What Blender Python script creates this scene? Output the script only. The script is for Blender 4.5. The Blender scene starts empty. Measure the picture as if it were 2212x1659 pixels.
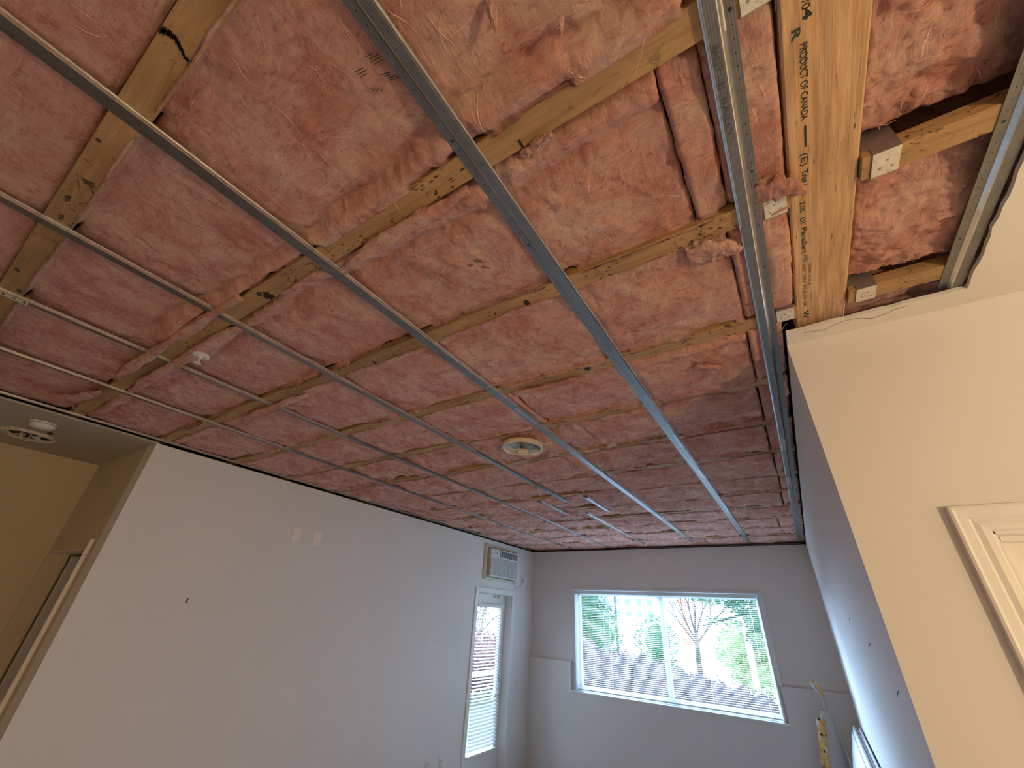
import bpy, math, random
import numpy as np
from mathutils import Vector, Matrix

random.seed(7)
SC = bpy.context.scene
COL = SC.collection
ZO = 1.78                       # camera height above the floor; z below is measured from the lens

# ------------------------------------------------------------------ camera, world, exposure
cam = bpy.data.cameras.new('camera')
cam_o = bpy.data.objects.new('camera', cam)
COL.objects.link(cam_o)
cam.sensor_width = 36.0
cam.lens = 36.0 * 867.84 / 2212.0
cam.clip_start = 0.02
cam.clip_end = 300
cam_o.matrix_world = Matrix(((0.84076, 0.23062, 0.48983, 0), (0.53880, -0.44509, -0.71526, 0),
                             (0.05307, 0.86528, -0.49847, ZO), (0, 0, 0, 1))).to_4x4()
_R = Matrix(((0.84076008, 0.2306185, 0.48983425), (0.53880089, -0.44508575, -0.71525679), (0.05306679, 0.86528249, -0.49846778)))
cam_o.matrix_world = Matrix.Translation((0, 0, ZO)) @ _R.to_4x4()
SC.camera = cam_o

vs = SC.view_settings
vs.view_transform = 'Standard'
vs.look = 'None'
vs.gamma = 1.0
vs.use_curve_mapping = False
vs.exposure = 0.20
SC.cycles.max_bounces = 8
SC.cycles.diffuse_bounces = 5
SC.cycles.transparent_max_bounces = 24
SC.cycles.use_denoising = True
SC.cycles.use_adaptive_sampling = True
SC.cycles.adaptive_threshold = 0.03
SC.cycles.sample_clamp_indirect = 6.0
SC.cycles.blur_glossy = 1.0

w = bpy.data.worlds.new('overcast_sky')
SC.world = w
w.use_nodes = True
_nt = w.node_tree
_bg = _nt.nodes['Background']
_bg.inputs[1].default_value = 5.0
_tc = _nt.nodes.new('ShaderNodeTexCoord')
_sx = _nt.nodes.new('ShaderNodeSeparateXYZ')
_cr = _nt.nodes.new('ShaderNodeValToRGB')
_nt.links.new(_tc.outputs['Generated'], _sx.inputs[0])
_nt.links.new(_sx.outputs['Z'], _cr.inputs[0])
_nt.links.new(_cr.outputs[0], _bg.inputs[0])
_cr.color_ramp.elements[0].color = (0.60, 0.80, 1.0, 1)
_cr.color_ramp.elements[1].color = (0.56, 0.74, 1.0, 1)


def point_light(name, loc, watts, color, r=0.05):
    l = bpy.data.lights.new(name, 'POINT')
    l.energy = watts
    l.color = color
    l.shadow_soft_size = r
    o = bpy.data.objects.new(name, l)
    o.location = (loc[0], loc[1], loc[2] + ZO)
    COL.objects.link(o)
    return o


def portal(name, loc, rot, sx, sy):
    l = bpy.data.lights.new(name, 'AREA')
    l.shape = 'RECTANGLE'
    l.size = sx
    l.size_y = sy
    l.cycles.is_portal = True
    o = bpy.data.objects.new(name, l)
    o.location = (loc[0], loc[1], loc[2] + ZO)
    o.rotation_euler = rot
    COL.objects.link(o)


def sun_light(direction, strength, color, angle):
    l = bpy.data.lights.new('daylight', 'SUN')
    l.energy = strength
    l.color = color
    l.angle = math.radians(angle)
    o = bpy.data.objects.new('daylight', l)
    o.rotation_euler = Vector(direction).to_track_quat('-Z', 'Y').to_euler()
    COL.objects.link(o)


sun_light((0.34, -0.88, -0.27), 62.0, (0.46, 0.67, 1.0), 55)
portal('window_portal', (-1.73, 6.56, -0.22), (math.radians(-90), 0, 0), 2.5, 1.25)
portal('door_portal', (-3.92, 5.32, -0.65), (0, math.radians(-90), 0), 1.8, 0.8)
HALL_LAMP = (1.75, 0.05, -0.10)  # warm hall light, set low on an added stand to brighten the ceiling
FILL_LAMP = (-0.6, -2.4, -0.10)  # made-up weak fill lamp, unseen behind the viewer
WARM = (1.0, 0.755, 0.46)
point_light('hall_lamp_light', HALL_LAMP, 66, WARM, 0.07)
point_light('fill_lamp_light', FILL_LAMP, 5, (1.0, 0.76, 0.50), 0.09)


# ------------------------------------------------------------------ node material helpers
def new_mat(name):
    m = bpy.data.materials.new(name)
    m.use_nodes = True
    nt = m.node_tree
    b = nt.nodes['Principled BSDF']
    return m, nt, b


def N(nt, t, **kw):
    n = nt.nodes.new(t)
    for k, v in kw.items():
        if k in n.inputs:
            n.inputs[k].default_value = v
        else:
            setattr(n, k, v)
    return n


def coords(nt, scale=(1, 1, 1), rot=(0, 0, 0)):
    tc = N(nt, 'ShaderNodeNewGeometry')
    mp = N(nt, 'ShaderNodeMapping')
    mp.inputs['Scale'].default_value = scale
    mp.inputs['Rotation'].default_value = rot
    nt.links.new(tc.outputs['Position'], mp.inputs[0])
    return mp


def noise(nt, vec, scale, detail=4, rough=0.5, dist=0.0):
    n = N(nt, 'ShaderNodeTexNoise')
    n.inputs['Scale'].default_value = scale
    n.inputs['Detail'].default_value = detail
    n.inputs['Roughness'].default_value = rough
    n.inputs['Distortion'].default_value = dist
    nt.links.new(vec.outputs[0], n.inputs['Vector'])
    return n


def ramp(nt, src, stops):
    r = N(nt, 'ShaderNodeValToRGB')
    els = r.color_ramp.elements
    while len(els) < len(stops):
        els.new(0.5)
    for e, (p, c) in zip(els, stops):
        e.position = p
        e.color = (c, c, c, 1) if isinstance(c, (int, float)) else (*c, 1)
    nt.links.new(src, r.inputs[0])
    return r


def mix(nt, fac, a, b, mode='MIX'):
    m = N(nt, 'ShaderNodeMix', data_type='RGBA', blend_type=mode)
    for sock, v in ((m.inputs[0], fac), (m.inputs[6], a), (m.inputs[7], b)):
        if isinstance(v, (int, float)):
            sock.default_value = v
        elif isinstance(v, tuple):
            sock.default_value = (*v, 1)
        else:
            nt.links.new(v, sock)
    return m.outputs[2]


def bump(nt, b, height, strength, dist):
    bp = N(nt, 'ShaderNodeBump')
    bp.inputs['Strength'].default_value = strength
    bp.inputs['Distance'].default_value = dist
    nt.links.new(height, bp.inputs['Height'])
    nt.links.new(bp.outputs[0], b.inputs['Normal'])
    return bp


def plain(name, col, rough=0.6, metal=0.0, var=0.0, scale=8, bumps=0.0, bscale=60, bdist=0.002):
    m, nt, b = new_mat(name)
    b.inputs['Roughness'].default_value = rough
    b.inputs['Metallic'].default_value = metal
    mp = coords(nt)
    n = noise(nt, mp, scale, 5)
    lo = tuple(c * (1 - var) for c in col)
    hi = tuple(min(1, c * (1 + var)) for c in col)
    r = ramp(nt, n.outputs['Fac'], [(0.3, lo), (0.7, hi)])
    nt.links.new(r.outputs[0], b.inputs['Base Color'])
    if bumps:
        n2 = noise(nt, mp, bscale, 3)
        bump(nt, b, n2.outputs['Fac'], bumps, bdist)
    return m


M = {}
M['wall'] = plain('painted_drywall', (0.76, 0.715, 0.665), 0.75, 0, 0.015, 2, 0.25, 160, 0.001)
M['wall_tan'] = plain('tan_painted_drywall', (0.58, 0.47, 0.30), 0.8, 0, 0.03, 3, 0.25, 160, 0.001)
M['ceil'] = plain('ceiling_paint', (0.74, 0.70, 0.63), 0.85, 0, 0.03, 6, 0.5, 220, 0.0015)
M['ceil_dim'] = plain('shade_tinted_ceiling', (0.44, 0.38, 0.28), 0.85, 0, 0.04, 6, 0.5, 220, 0.0015)  # dimness of the left hall put into the ceiling colour
M['trim'] = plain('semi_gloss_trim', (0.80, 0.765, 0.71), 0.4, 0, 0.01, 3)
M['floor'] = plain('worn_subfloor', (0.50, 0.46, 0.43), 0.7, 0, 0.12, 3, 0.2, 30)
M['white'] = plain('white_vinyl', (0.80, 0.82, 0.82), 0.4, 0, 0.01)
M['slat'] = plain('blind_slat', (0.82, 0.84, 0.85), 0.45, 0, 0.01)
M['plastic'] = plain('ivory_plastic', (0.72, 0.69, 0.62), 0.35, 0, 0.01)
M['pinkish_plate'] = plain('blank_plate_plastic', (0.88, 0.78, 0.72), 0.4, 0, 0.01)
M['beige'] = plain('beige_plastic', (0.62, 0.54, 0.42), 0.45, 0, 0.03)
M['ac_white'] = plain('air_conditioner_plastic', (0.74, 0.74, 0.72), 0.4, 0, 0.01)
M['dark'] = plain('dark_recess', (0.035, 0.03, 0.028), 0.8, 0, 0.2)
M['greyline'] = plain('grey_louvre', (0.30, 0.31, 0.32), 0.6)
M['ink'] = plain('black_marker', (0.02, 0.016, 0.012), 0.7, 0, 0.3, 80)
M['green_ink'] = plain('green_black_ink', (0.03, 0.05, 0.035), 0.7, 0, 0.4, 150)
M['stain'] = plain('dark_wood_stain', (0.075, 0.04, 0.018), 0.85, 0, 0.5, 60)
M['chrome'] = plain('brushed_nickel', (0.6, 0.6, 0.6), 0.25, 1.0)
M['cord'] = plain('cord_plastic', (0.45, 0.42, 0.38), 0.5)
M['void'] = plain('floor_deck_underside', (0.16, 0.09, 0.05), 0.9, 0, 0.3, 4)
M['asphalt'] = plain('asphalt', (0.48, 0.50, 0.53), 0.9, 0, 0.12, 3)
M['grass'] = plain('lawn', (0.10, 0.17, 0.05), 0.95, 0, 0.4, 5)
M['bark'] = plain('bark', (0.10, 0.085, 0.075), 0.9, 0, 0.3, 20)
M['polewhite'] = plain('white_metal_pole', (0.85, 0.88, 0.90), 0.4)
M['bld'] = plain('white_render', (0.80, 0.82, 0.85), 0.8)
M['bldwin'] = plain('far_window_glass', (0.20, 0.26, 0.33), 0.3)
M['orange'] = plain('orange_cladding', (0.75, 0.22, 0.13), 0.7)
M['sheet'] = plain('white_board', (0.80, 0.82, 0.84), 0.6, 0, 0.02, 5)
M['sheet_edge'] = plain('board_edge', (0.50, 0.48, 0.50), 0.8, 0, 0.1, 30)
M['poly'] = plain('white_poly_film', (0.66, 0.64, 0.62), 0.35, 0, 0.06, 30, 0.5, 40, 0.004)
M['exterior'] = plain('exterior_cladding', (0.35, 0.33, 0.30), 0.8)
M['brickred'] = plain('brick_red_fence', (0.40, 0.20, 0.17), 0.9, 0, 0.4, 30)


def leaf_mat(name, c1, c2, scale=9):
    m, nt, b = new_mat(name)
    mp = coords(nt)
    n = noise(nt, mp, scale, 6, 0.7)
    r = ramp(nt, n.outputs['Fac'], [(0.35, c1), (0.65, c2)])
    nt.links.new(r.outputs[0], b.inputs['Base Color'])
    b.inputs['Roughness'].default_value = 0.8
    return m


M['hedge'] = leaf_mat('winter_hedge', (0.05, 0.05, 0.07), (0.22, 0.17, 0.16))
M['conifer'] = leaf_mat('conifer_needles', (0.03, 0.09, 0.05), (0.13, 0.26, 0.13))
M['shrub'] = leaf_mat('light_shrub', (0.16, 0.24, 0.08), (0.38, 0.46, 0.20))
M['redshrub'] = leaf_mat('red_brown_shrub', (0.14, 0.06, 0.06), (0.42, 0.22, 0.20))


def glass_mat():
    m = bpy.data.materials.new('clear_glass')
    m.use_nodes = True
    nt = m.node_tree
    nt.nodes.clear()
    out = N(nt, 'ShaderNodeOutputMaterial')
    t = N(nt, 'ShaderNodeBsdfTransparent')
    t.inputs[0].default_value = (0.96, 0.99, 1.0, 1)
    g = N(nt, 'ShaderNodeBsdfGlossy')
    g.inputs['Roughness'].default_value = 0.03
    f = N(nt, 'ShaderNodeFresnel')
    f.inputs[0].default_value = 1.12
    mx = N(nt, 'ShaderNodeMixShader')
    nt.links.new(f.outputs[0], mx.inputs[0])
    nt.links.new(t.outputs[0], mx.inputs[1])
    nt.links.new(g.outputs[0], mx.inputs[2])
    nt.links.new(mx.outputs[0], out.inputs[0])
    return m


M['glass'] = glass_mat()
M['bulb'] = bpy.data.materials.new('bulb_glass')
M['bulb'].use_nodes = True
_b = M['bulb'].node_tree
_p = _b.nodes['Principled BSDF']
_p.inputs['Base Color'].default_value = (0.92, 0.90, 0.86, 1)
_p.inputs['Roughness'].default_value = 0.04
_p.inputs['Alpha'].default_value = 0.16


def emit_mat(name, col, s):
    m = bpy.data.materials.new(name)
    m.use_nodes = True
    nt = m.node_tree
    nt.nodes.clear()
    out = N(nt, 'ShaderNodeOutputMaterial')
    e = N(nt, 'ShaderNodeEmission')
    e.inputs[0].default_value = (*col, 1)
    e.inputs[1].default_value = s
    nt.links.new(e.outputs[0], out.inputs[0])
    return m


M['lampglow'] = emit_mat('lit_globe', (1.0, 0.75, 0.45), 6.0)


def pink_mat():
    m, nt, b = new_mat('pink_fibreglass')
    mp = coords(nt)
    big = noise(nt, mp, 6.5, 5, 0.62, 0.8)
    mid = noise(nt, coords(nt, (1, 1, 0.4)), 30, 7, 0.75, 1.2)
    st1 = noise(nt, coords(nt, (5.5, 1.0, 1), (0, 0, 0.55)), 34, 6, 0.72, 0.9)
    st2 = noise(nt, coords(nt, (1.0, 5.0, 1), (0, 0, 0.35)), 30, 6, 0.72, 0.9)
    sel = noise(nt, mp, 7.5, 3, 0.5, 0.8)
    selr = ramp(nt, sel.outputs['Fac'], [(0.44, 0.0), (0.56, 1.0)])
    stv = mix(nt, selr.outputs[0], st1.outputs['Fac'], st2.outputs['Fac'])
    r1 = ramp(nt, big.outputs['Fac'], [(0.32, (0.64, 0.262, 0.195)), (0.5, (0.77, 0.400, 0.322)), (0.68, (0.86, 0.55, 0.42))])
    r2 = ramp(nt, mid.outputs['Fac'], [(0.30, (0.62, 0.42, 0.38)), (0.46, (0.98, 0.97, 0.97)), (0.60, (1.0, 1.02, 1.0)), (0.74, (1.04, 1.20, 1.16))])
    c = mix(nt, 1.0, r1.outputs[0], r2.outputs[0], 'MULTIPLY')
    r3 = ramp(nt, stv, [(0.30, (0.70, 0.52, 0.48)), (0.47, (0.97, 0.96, 0.95)), (0.58, (1.02, 1.06, 1.04)), (0.72, (1.06, 1.24, 1.18))])
    c = mix(nt, 1.0, c, r3.outputs[0], 'MULTIPLY')
    # thin curling fibres: level lines of warped noise, only in patches
    patch = noise(nt, mp, 9, 3, 0.5, 0.4)
    pm = ramp(nt, patch.outputs['Fac'], [(0.40, 0.0), (0.62, 1.0)])
    tot = None
    for (sc_, st_, rot_, wd_) in ((26, (1, 1.5, 1), 0.3, 0.010), (44, (1, 2.2, 1), 1.0, 0.016), (60, (2.4, 1, 1), 0.2, 0.022)):
        n = noise(nt, coords(nt, st_, (0, 0, rot_)), sc_, 2, 0.45, 1.6)
        rr_ = ramp(nt, n.outputs['Fac'], [(0.5 - wd_, 0.0), (0.5, 1.0), (0.5 + wd_, 0.0)])
        if tot is None:
            tot = rr_.outputs[0]
        else:
            a_ = N(nt, 'ShaderNodeMath', operation='MAXIMUM')
            nt.links.new(tot, a_.inputs[0])
            nt.links.new(rr_.outputs[0], a_.inputs[1])
            tot = a_.outputs[0]
    f_ = N(nt, 'ShaderNodeMath', operation='MULTIPLY')
    nt.links.new(tot, f_.inputs[0])
    nt.links.new(pm.outputs[0], f_.inputs[1])
    f2 = N(nt, 'ShaderNodeMath', operation='MULTIPLY')
    f2.inputs[1].default_value = 0.42
    nt.links.new(f_.outputs[0], f2.inputs[0])
    c = mix(nt, f2.outputs[0], c, (0.94, 0.68, 0.57))
    nt.links.new(c, b.inputs['Base Color'])
    b.inputs['Roughness'].default_value = 0.95
    b.inputs['Specular IOR Level'].default_value = 0.15
    # matted fibre relief
    w1 = noise(nt, coords(nt, (1, 1, 1)), 60, 8, 0.78, 1.4)
    w2 = noise(nt, coords(nt, (1.0, 2.2, 1), (0, 0, 0.4)), 150, 6, 0.75, 2.6)
    a = N(nt, 'ShaderNodeMath', operation='MULTIPLY')
    a.inputs[1].default_value = 1.3
    nt.links.new(stv, a.inputs[0])
    s = N(nt, 'ShaderNodeMath', operation='ADD')
    nt.links.new(w1.outputs['Fac'], s.inputs[0])
    nt.links.new(a.outputs[0], s.inputs[1])
    s2 = N(nt, 'ShaderNodeMath', operation='MULTIPLY_ADD')
    nt.links.new(f_.outputs[0], s2.inputs[0])
    s2.inputs[1].default_value = 0.10
    nt.links.new(s.outputs[0], s2.inputs[2])
    bump(nt, b, s2.outputs[0], 0.75, 0.0105)
    return m


M['pink'] = pink_mat()
M['fibre'] = plain('pale_loose_fibre', (0.86, 0.56, 0.48), 0.8, 0, 0.12, 20)
M['fibre2'] = plain('pink_loose_fibre', (0.84, 0.46, 0.40), 0.8, 0, 0.12, 20)


def wood_mat(name, axis, c1, c2, stain=0.5, streak=1.0):
    m, nt, b = new_mat(name)
    sc = (0.07, 1, 1) if axis == 'x' else (1, 0.05, 1)
    g = noise(nt, coords(nt, sc), 75, 6, 0.65, 0.4)
    r = ramp(nt, g.outputs['Fac'], [(0.3, c1), (0.7, c2)])
    g2 = noise(nt, coords(nt, (0.3, 0.3, 1)), 9, 4, 0.5)
    r2 = ramp(nt, g2.outputs['Fac'], [(0.35, 0.72), (0.65, 1.08)])
    c = mix(nt, 1.0, r.outputs[0], r2.outputs[0], 'MULTIPLY')
    sp = noise(nt, coords(nt, (0.6, 1, 1) if axis == 'x' else (1, 0.1, 1)), 42, 5, 0.6, 1.0)
    lo = 0.68 - 0.10 * stain
    r3 = ramp(nt, sp.outputs['Fac'], [(lo, 0.0), (lo + 0.05, 0.85)])
    sm = noise(nt, coords(nt), 2.2, 3, 0.5)
    r4 = ramp(nt, sm.outputs['Fac'], [(0.42, 0.0), (0.58, 1.0)])
    f = N(nt, 'ShaderNodeMath', operation='MULTIPLY')
    nt.links.new(r3.outputs[0], f.inputs[0])
    nt.links.new(r4.outputs[0], f.inputs[1])
    c = mix(nt, f.outputs[0], c, (0.07, 0.03, 0.012))
    nt.links.new(c, b.inputs['Base Color'])
    b.inputs['Roughness'].default_value = 0.7
    bump(nt, b, g.outputs['Fac'], 0.35, 0.002)
    return m


M['joist'] = wood_mat('joist_wood', 'x', (0.34, 0.185, 0.07), (0.50, 0.30, 0.13), 1.0)


def beam_mat():
    m, nt, b = new_mat('strand_lumber')
    g = noise(nt, coords(nt, (1, 0.035, 1)), 120, 6, 0.7, 0.5)
    r = ramp(nt, g.outputs['Fac'], [(0.25, (0.34, 0.165, 0.065)), (0.45, (0.56, 0.325, 0.145)), (0.7, (0.70, 0.45, 0.23))])
    st = noise(nt, coords(nt, (1, 0.08, 1)), 34, 4, 0.6, 0.8)
    r2 = ramp(nt, st.outputs['Fac'], [(0.35, 0.74), (0.6, 1.06)])
    c = mix(nt, 1.0, r.outputs[0], r2.outputs[0], 'MULTIPLY')
    ck = noise(nt, coords(nt, (1, 0.11, 1)), 130, 3, 0.55, 1.2)
    r3 = ramp(nt, ck.outputs['Fac'], [(0.665, 0.0), (0.70, 0.95)])
    c = mix(nt, r3.outputs[0], c, (0.10, 0.035, 0.015))
    nt.links.new(c, b.inputs['Base Color'])
    b.inputs['Roughness'].default_value = 0.6
    bump(nt, b, g.outputs['Fac'], 0.6, 0.003)
    return m


M['beam'] = beam_mat()


def galv(name, col, rough, rib=0.0, spot=0.0):
    m, nt, b = new_mat(name)
    mp = coords(nt)
    n = noise(nt, mp, 38, 3, 0.6)
    r = ramp(nt, n.outputs['Fac'], [(0.3, tuple(c * 0.8 for c in col)), (0.7, col)])
    out = r.outputs[0]
    if spot:
        n2 = noise(nt, mp, 90, 4, 0.7)
        r2 = ramp(nt, n2.outputs['Fac'], [(0.6 - 0.05 * spot, 0.0), (0.68, 0.6)])
        out = mix(nt, r2.outputs[0], out, (0.10, 0.08, 0.05))
    nt.links.new(out, b.inputs['Base Color'])
    b.inputs['Metallic'].default_value = 0.9 if not spot else 0.35
    b.inputs['Roughness'].default_value = rough
    if rib:
        wv = N(nt, 'ShaderNodeTexWave')
        wv.wave_type = 'BANDS'
        wv.bands_direction = 'X'
        wv.inputs['Scale'].default_value = 60
        nt.links.new(mp.outputs[0], wv.inputs[0])
        bump(nt, b, wv.outputs['Fac'], rib, 0.0008)
    return m




def holes(m, side):
    nt = m.node_tree
    b = nt.nodes['Principled BSDF']
    tc = N(nt, 'ShaderNodeTexCoord')
    sx = N(nt, 'ShaderNodeSeparateXYZ')
    nt.links.new(tc.outputs['Object'], sx.inputs[0])

    def mth(op, a, b_=None, c_=None):
        n = N(nt, 'ShaderNodeMath', operation=op)
        for i, v in enumerate((a, b_, c_)):
            if v is None:
                continue
            if isinstance(v, (int, float)):
                n.inputs[i].default_value = v
            else:
                nt.links.new(v, n.inputs[i])
        return n.outputs[0]
    yy = mth('MULTIPLY', mth('SUBTRACT', mth('FRACT', mth('DIVIDE', sx.outputs['Y'], 0.0255)), 0.5), 0.0255)
    big = mth('LESS_THAN', mth('FRACT', mth('DIVIDE', mth('FLOOR', mth('DIVIDE', sx.outputs['Y'], 0.0255)), 14.0)), 0.05)
    xx = mth('SUBTRACT', sx.outputs['X'], side * -0.0235)
    r = mth('SQRT', mth('ADD', mth('MULTIPLY', yy, yy), mth('MULTIPLY', xx, xx)))
    mask = mth('LESS_THAN', r, mth('ADD', mth('MULTIPLY', big, 0.0022), 0.0016))
    src = b.inputs['Base Color'].links[0].from_socket
    nt.links.new(mix(nt, mask, src, (0.01, 0.01, 0.01)), b.inputs['Base Color'])
    inv = mth('SUBTRACT', 0.9, mth('MULTIPLY', mask, 0.9))
    nt.links.new(inv, b.inputs['Metallic'])
    return m


M['galv'] = galv('galvanised_steel', (0.26, 0.26, 0.255), 0.40, 0.25)
M['galv_left'] = holes(galv('punched_steel', (0.24, 0.24, 0.235), 0.42, 0.25), 1)
M['galv_right'] = holes(galv('punched_steel', (0.24, 0.24, 0.235), 0.42, 0.25), -1)
M['galv_lip'] = galv('highlight_tinted_steel', (0.78, 0.77, 0.74), 0.26)  # same steel as the face; light caught by the lip put into its colour
M['galv_dark'] = galv('dull_galvanised_steel', (0.42, 0.42, 0.42), 0.45)
M['hanger'] = galv('zinc_hanger', (0.80, 0.75, 0.62), 0.5, 0, 0.6)


def printed_mat():
    m, nt, b = new_mat('yellow_printed_film')
    mp = coords(nt, (1, 1, 1))
    sx = N(nt, 'ShaderNodeSeparateXYZ')
    nt.links.new(mp.outputs[0], sx.inputs[0])
    n = noise(nt, coords(nt, (1, 1, 1.4)), 16, 4, 0.7, 0.5)
    r = ramp(nt, n.outputs['Fac'], [(0.40, (0.72, 0.70, 0.66)), (0.47, (0.80, 0.50, 0.12)), (0.62, (0.76, 0.40, 0.08)), (0.66, (0.10, 0.06, 0.03))])
    nt.links.new(r.outputs[0], b.inputs['Base Color'])
    b.inputs['Roughness'].default_value = 0.35
    return m


M['print'] = printed_mat()


# ------------------------------------------------------------------ mesh helpers
class MB:
    def __init__(self):
        self.v = []
        self.f = []

    def add(self, vs_, fs):
        o = len(self.v)
        self.v += [tuple(p) for p in vs_]
        self.f += [tuple(i + o for i in f) for f in fs]
        return self

    def box(self, x0, x1, y0, y1, z0, z1):
        x0, x1 = min(x0, x1), max(x0, x1)
        y0, y1 = min(y0, y1), max(y0, y1)
        z0, z1 = min(z0, z1), max(z0, z1)
        return self.add([(x0, y0, z0), (x1, y0, z0), (x1, y1, z0), (x0, y1, z0), (x0, y0, z1), (x1, y0, z1), (x1, y1, z1), (x0, y1, z1)],
                        [(0, 3, 2, 1), (4, 5, 6, 7), (0, 1, 5, 4), (1, 2, 6, 5), (2, 3, 7, 6), (3, 0, 4, 7)])

    def sweep(self, prof, p0, p1, axis='y', steps=1, wob=None):
        """closed profile (a,b) swept along an axis; a,b are the other two axes in order"""
        n = len(prof)
        vs_ = []
        for s in range(steps + 1):
            t = p0 + (p1 - p0) * s / steps
            dx, dz = wob(t) if wob else (0, 0)
            for a, b in prof:
                if axis == 'y':
                    vs_.append((a + dx, t, b + dz))
                elif axis == 'x':
                    vs_.append((t, a + dx, b + dz))
                else:
                    vs_.append((a + dx, b + dz, t))
        fs = []
        for s in range(steps):
            for i in range(n):
                j = (i + 1) % n
                fs.append((s * n + i, s * n + j, (s + 1) * n + j, (s + 1) * n + i))
        fs.append(tuple(range(n - 1, -1, -1)))
        fs.append(tuple(range(steps * n, steps * n + n)))
        return self.add(vs_, fs)

    def tube(self, pts, r, seg=8, closed_ends=True):
        pts = [Vector(p) for p in pts]
        rs = r if isinstance(r, (list, tuple)) else [r] * len(pts)
        vs_, fs = [], []
        up = Vector((0.13, 0.27, 0.95)).normalized()
        prev = None
        for i, p in enumerate(pts):
            d = (pts[min(i + 1, len(pts) - 1)] - pts[max(i - 1, 0)])
            d = d.normalized() if d.length > 1e-9 else Vector((0, 0, 1))
            a = d.cross(up if prev is None else prev)
            if a.length < 1e-4:
                a = d.cross(Vector((1, 0, 0)))
            a.normalize()
            b = a.cross(d).normalized()
            prev = b
            for k in range(seg):
                t = 2 * math.pi * k / seg
                vs_.append(p + (a * math.cos(t) + b * math.sin(t)) * rs[i])
        for i in range(len(pts) - 1):
            for k in range(seg):
                k2 = (k + 1) % seg
                fs.append((i * seg + k, i * seg + k2, (i + 1) * seg + k2, (i + 1) * seg + k))
        if closed_ends:
            fs.append(tuple(range(seg - 1, -1, -1)))
            fs.append(tuple((len(pts) - 1) * seg + k for k in range(seg)))
        return self.add(vs_, fs)

    def lathe(self, prof, c, axis=(0, 0, 1), seg=32):
        """prof: (radius, distance along axis)"""
        ax = Vector(axis).normalized()
        a = ax.cross(Vector((1, 0, 0)))
        if a.length < 0.1:
            a = ax.cross(Vector((0, 1, 0)))
        a.normalize()
        b = ax.cross(a)
        c = Vector(c)
        vs_, fs = [], []
        for r, h in prof:
            for k in range(seg):
                t = 2 * math.pi * k / seg
                vs_.append(c + ax * h + (a * math.cos(t) + b * math.sin(t)) * max(r, 1e-4))
        for i in range(len(prof) - 1):
            for k in range(seg):
                k2 = (k + 1) % seg
                fs.append((i * seg + k, i * seg + k2, (i + 1) * seg + k2, (i + 1) * seg + k))
        fs.append(tuple(range(seg - 1, -1, -1)))
        fs.append(tuple((len(prof) - 1) * seg + k for k in range(seg)))
        return self.add(vs_, fs)


def wloc(o):
    p = Vector((0, 0, 0))
    while o:
        p = p + Vector(o.location)
        o = o.parent
    return p


def link(name, me, mat, parent=None, origin=None, smooth=False, bevel=0.0, fixn=True):
    """me has world coordinates measured from the lens; puts the object origin at origin"""
    if origin is None:
        if parent is None:
            n = len(me.vertices)
            a = np.empty(n * 3)
            me.vertices.foreach_get('co', a)
            a = a.reshape(-1, 3)
            origin = (float(a[:, 0].mean()), float(a[:, 1].mean()), float(a[:, 2].min()))
        else:
            pw = wloc(parent)
            origin = (pw.x, pw.y, pw.z - ZO)
    o = bpy.data.objects.new(name, me)
    me.transform(Matrix.Translation((-origin[0], -origin[1], -origin[2])))
    COL.objects.link(o)
    wo = Vector((origin[0], origin[1], origin[2] + ZO))
    if parent is not None:
        o.parent = parent
        o.location = wo - wloc(parent)
    else:
        o.location = wo
    for m in (mat if isinstance(mat, (list, tuple)) else [mat]):
        me.materials.append(m)
    if smooth:
        for p in me.polygons:
            p.use_smooth = True
    if bevel:
        md = o.modifiers.new('bevel', 'BEVEL')
        md.width = bevel
        md.segments = 2
        md.limit_method = 'ANGLE'
    return o


def obj(name, mb, mat, parent=None, **kw):
    me = bpy.data.meshes.new(name)
    me.from_pydata(mb.v, [], mb.f)
    me.update()
    import bmesh
    bm = bmesh.new()
    bm.from_mesh(me)
    bmesh.ops.recalc_face_normals(bm, faces=bm.faces)
    bm.to_mesh(me)
    bm.free()
    return link(name, me, mat, parent, **kw)


def tag(o, label, cat, group=None, kind=None):
    o['label'] = label
    o['category'] = cat
    if group:
        o['group'] = group
    if kind:
        o['kind'] = kind
    return o


def thing(name, label, cat, loc, group=None):
    o = bpy.data.objects.new(name, None)
    o.empty_display_size = 0.05
    COL.objects.link(o)
    o.location = (loc[0], loc[1], loc[2] + ZO)
    return tag(o, label, cat, group)


def struct(name, mb, mat, label=None, **kw):
    o = obj(name, mb, mat, **kw)
    o['kind'] = 'structure'
    o['label'] = label or ''
    o['category'] = name.split('_')[0]
    return o


def text_mesh(s, size, place, extrude=0.0003, bold=0.0, xs=1.0):
    """place maps glyph-plane (gx, gy, gz) to lens-relative world coordinates via a 4x4 matrix"""
    cu = bpy.data.curves.new('text', 'FONT')
    cu.body = s
    cu.size = size
    cu.extrude = extrude
    cu.offset = bold
    to = bpy.data.objects.new('text', cu)
    COL.objects.link(to)
    dg = bpy.context.evaluated_depsgraph_get()
    dg.update()
    me = bpy.data.meshes.new_from_object(to.evaluated_get(dg))
    bpy.data.objects.remove(to)
    bpy.data.curves.remove(cu)
    me.transform(Matrix.Diagonal((xs, 1, 1, 1)))
    me.transform(place)
    me.materials.clear()
    return me


def overhead(x, y, z):
    """text on the underside of the ceiling: reads along +Y with letter tops towards +X"""
    return Matrix(((0, 1, 0, x), (1, 0, 0, y), (0, 0, -1, z), (0, 0, 0, 1)))


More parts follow.
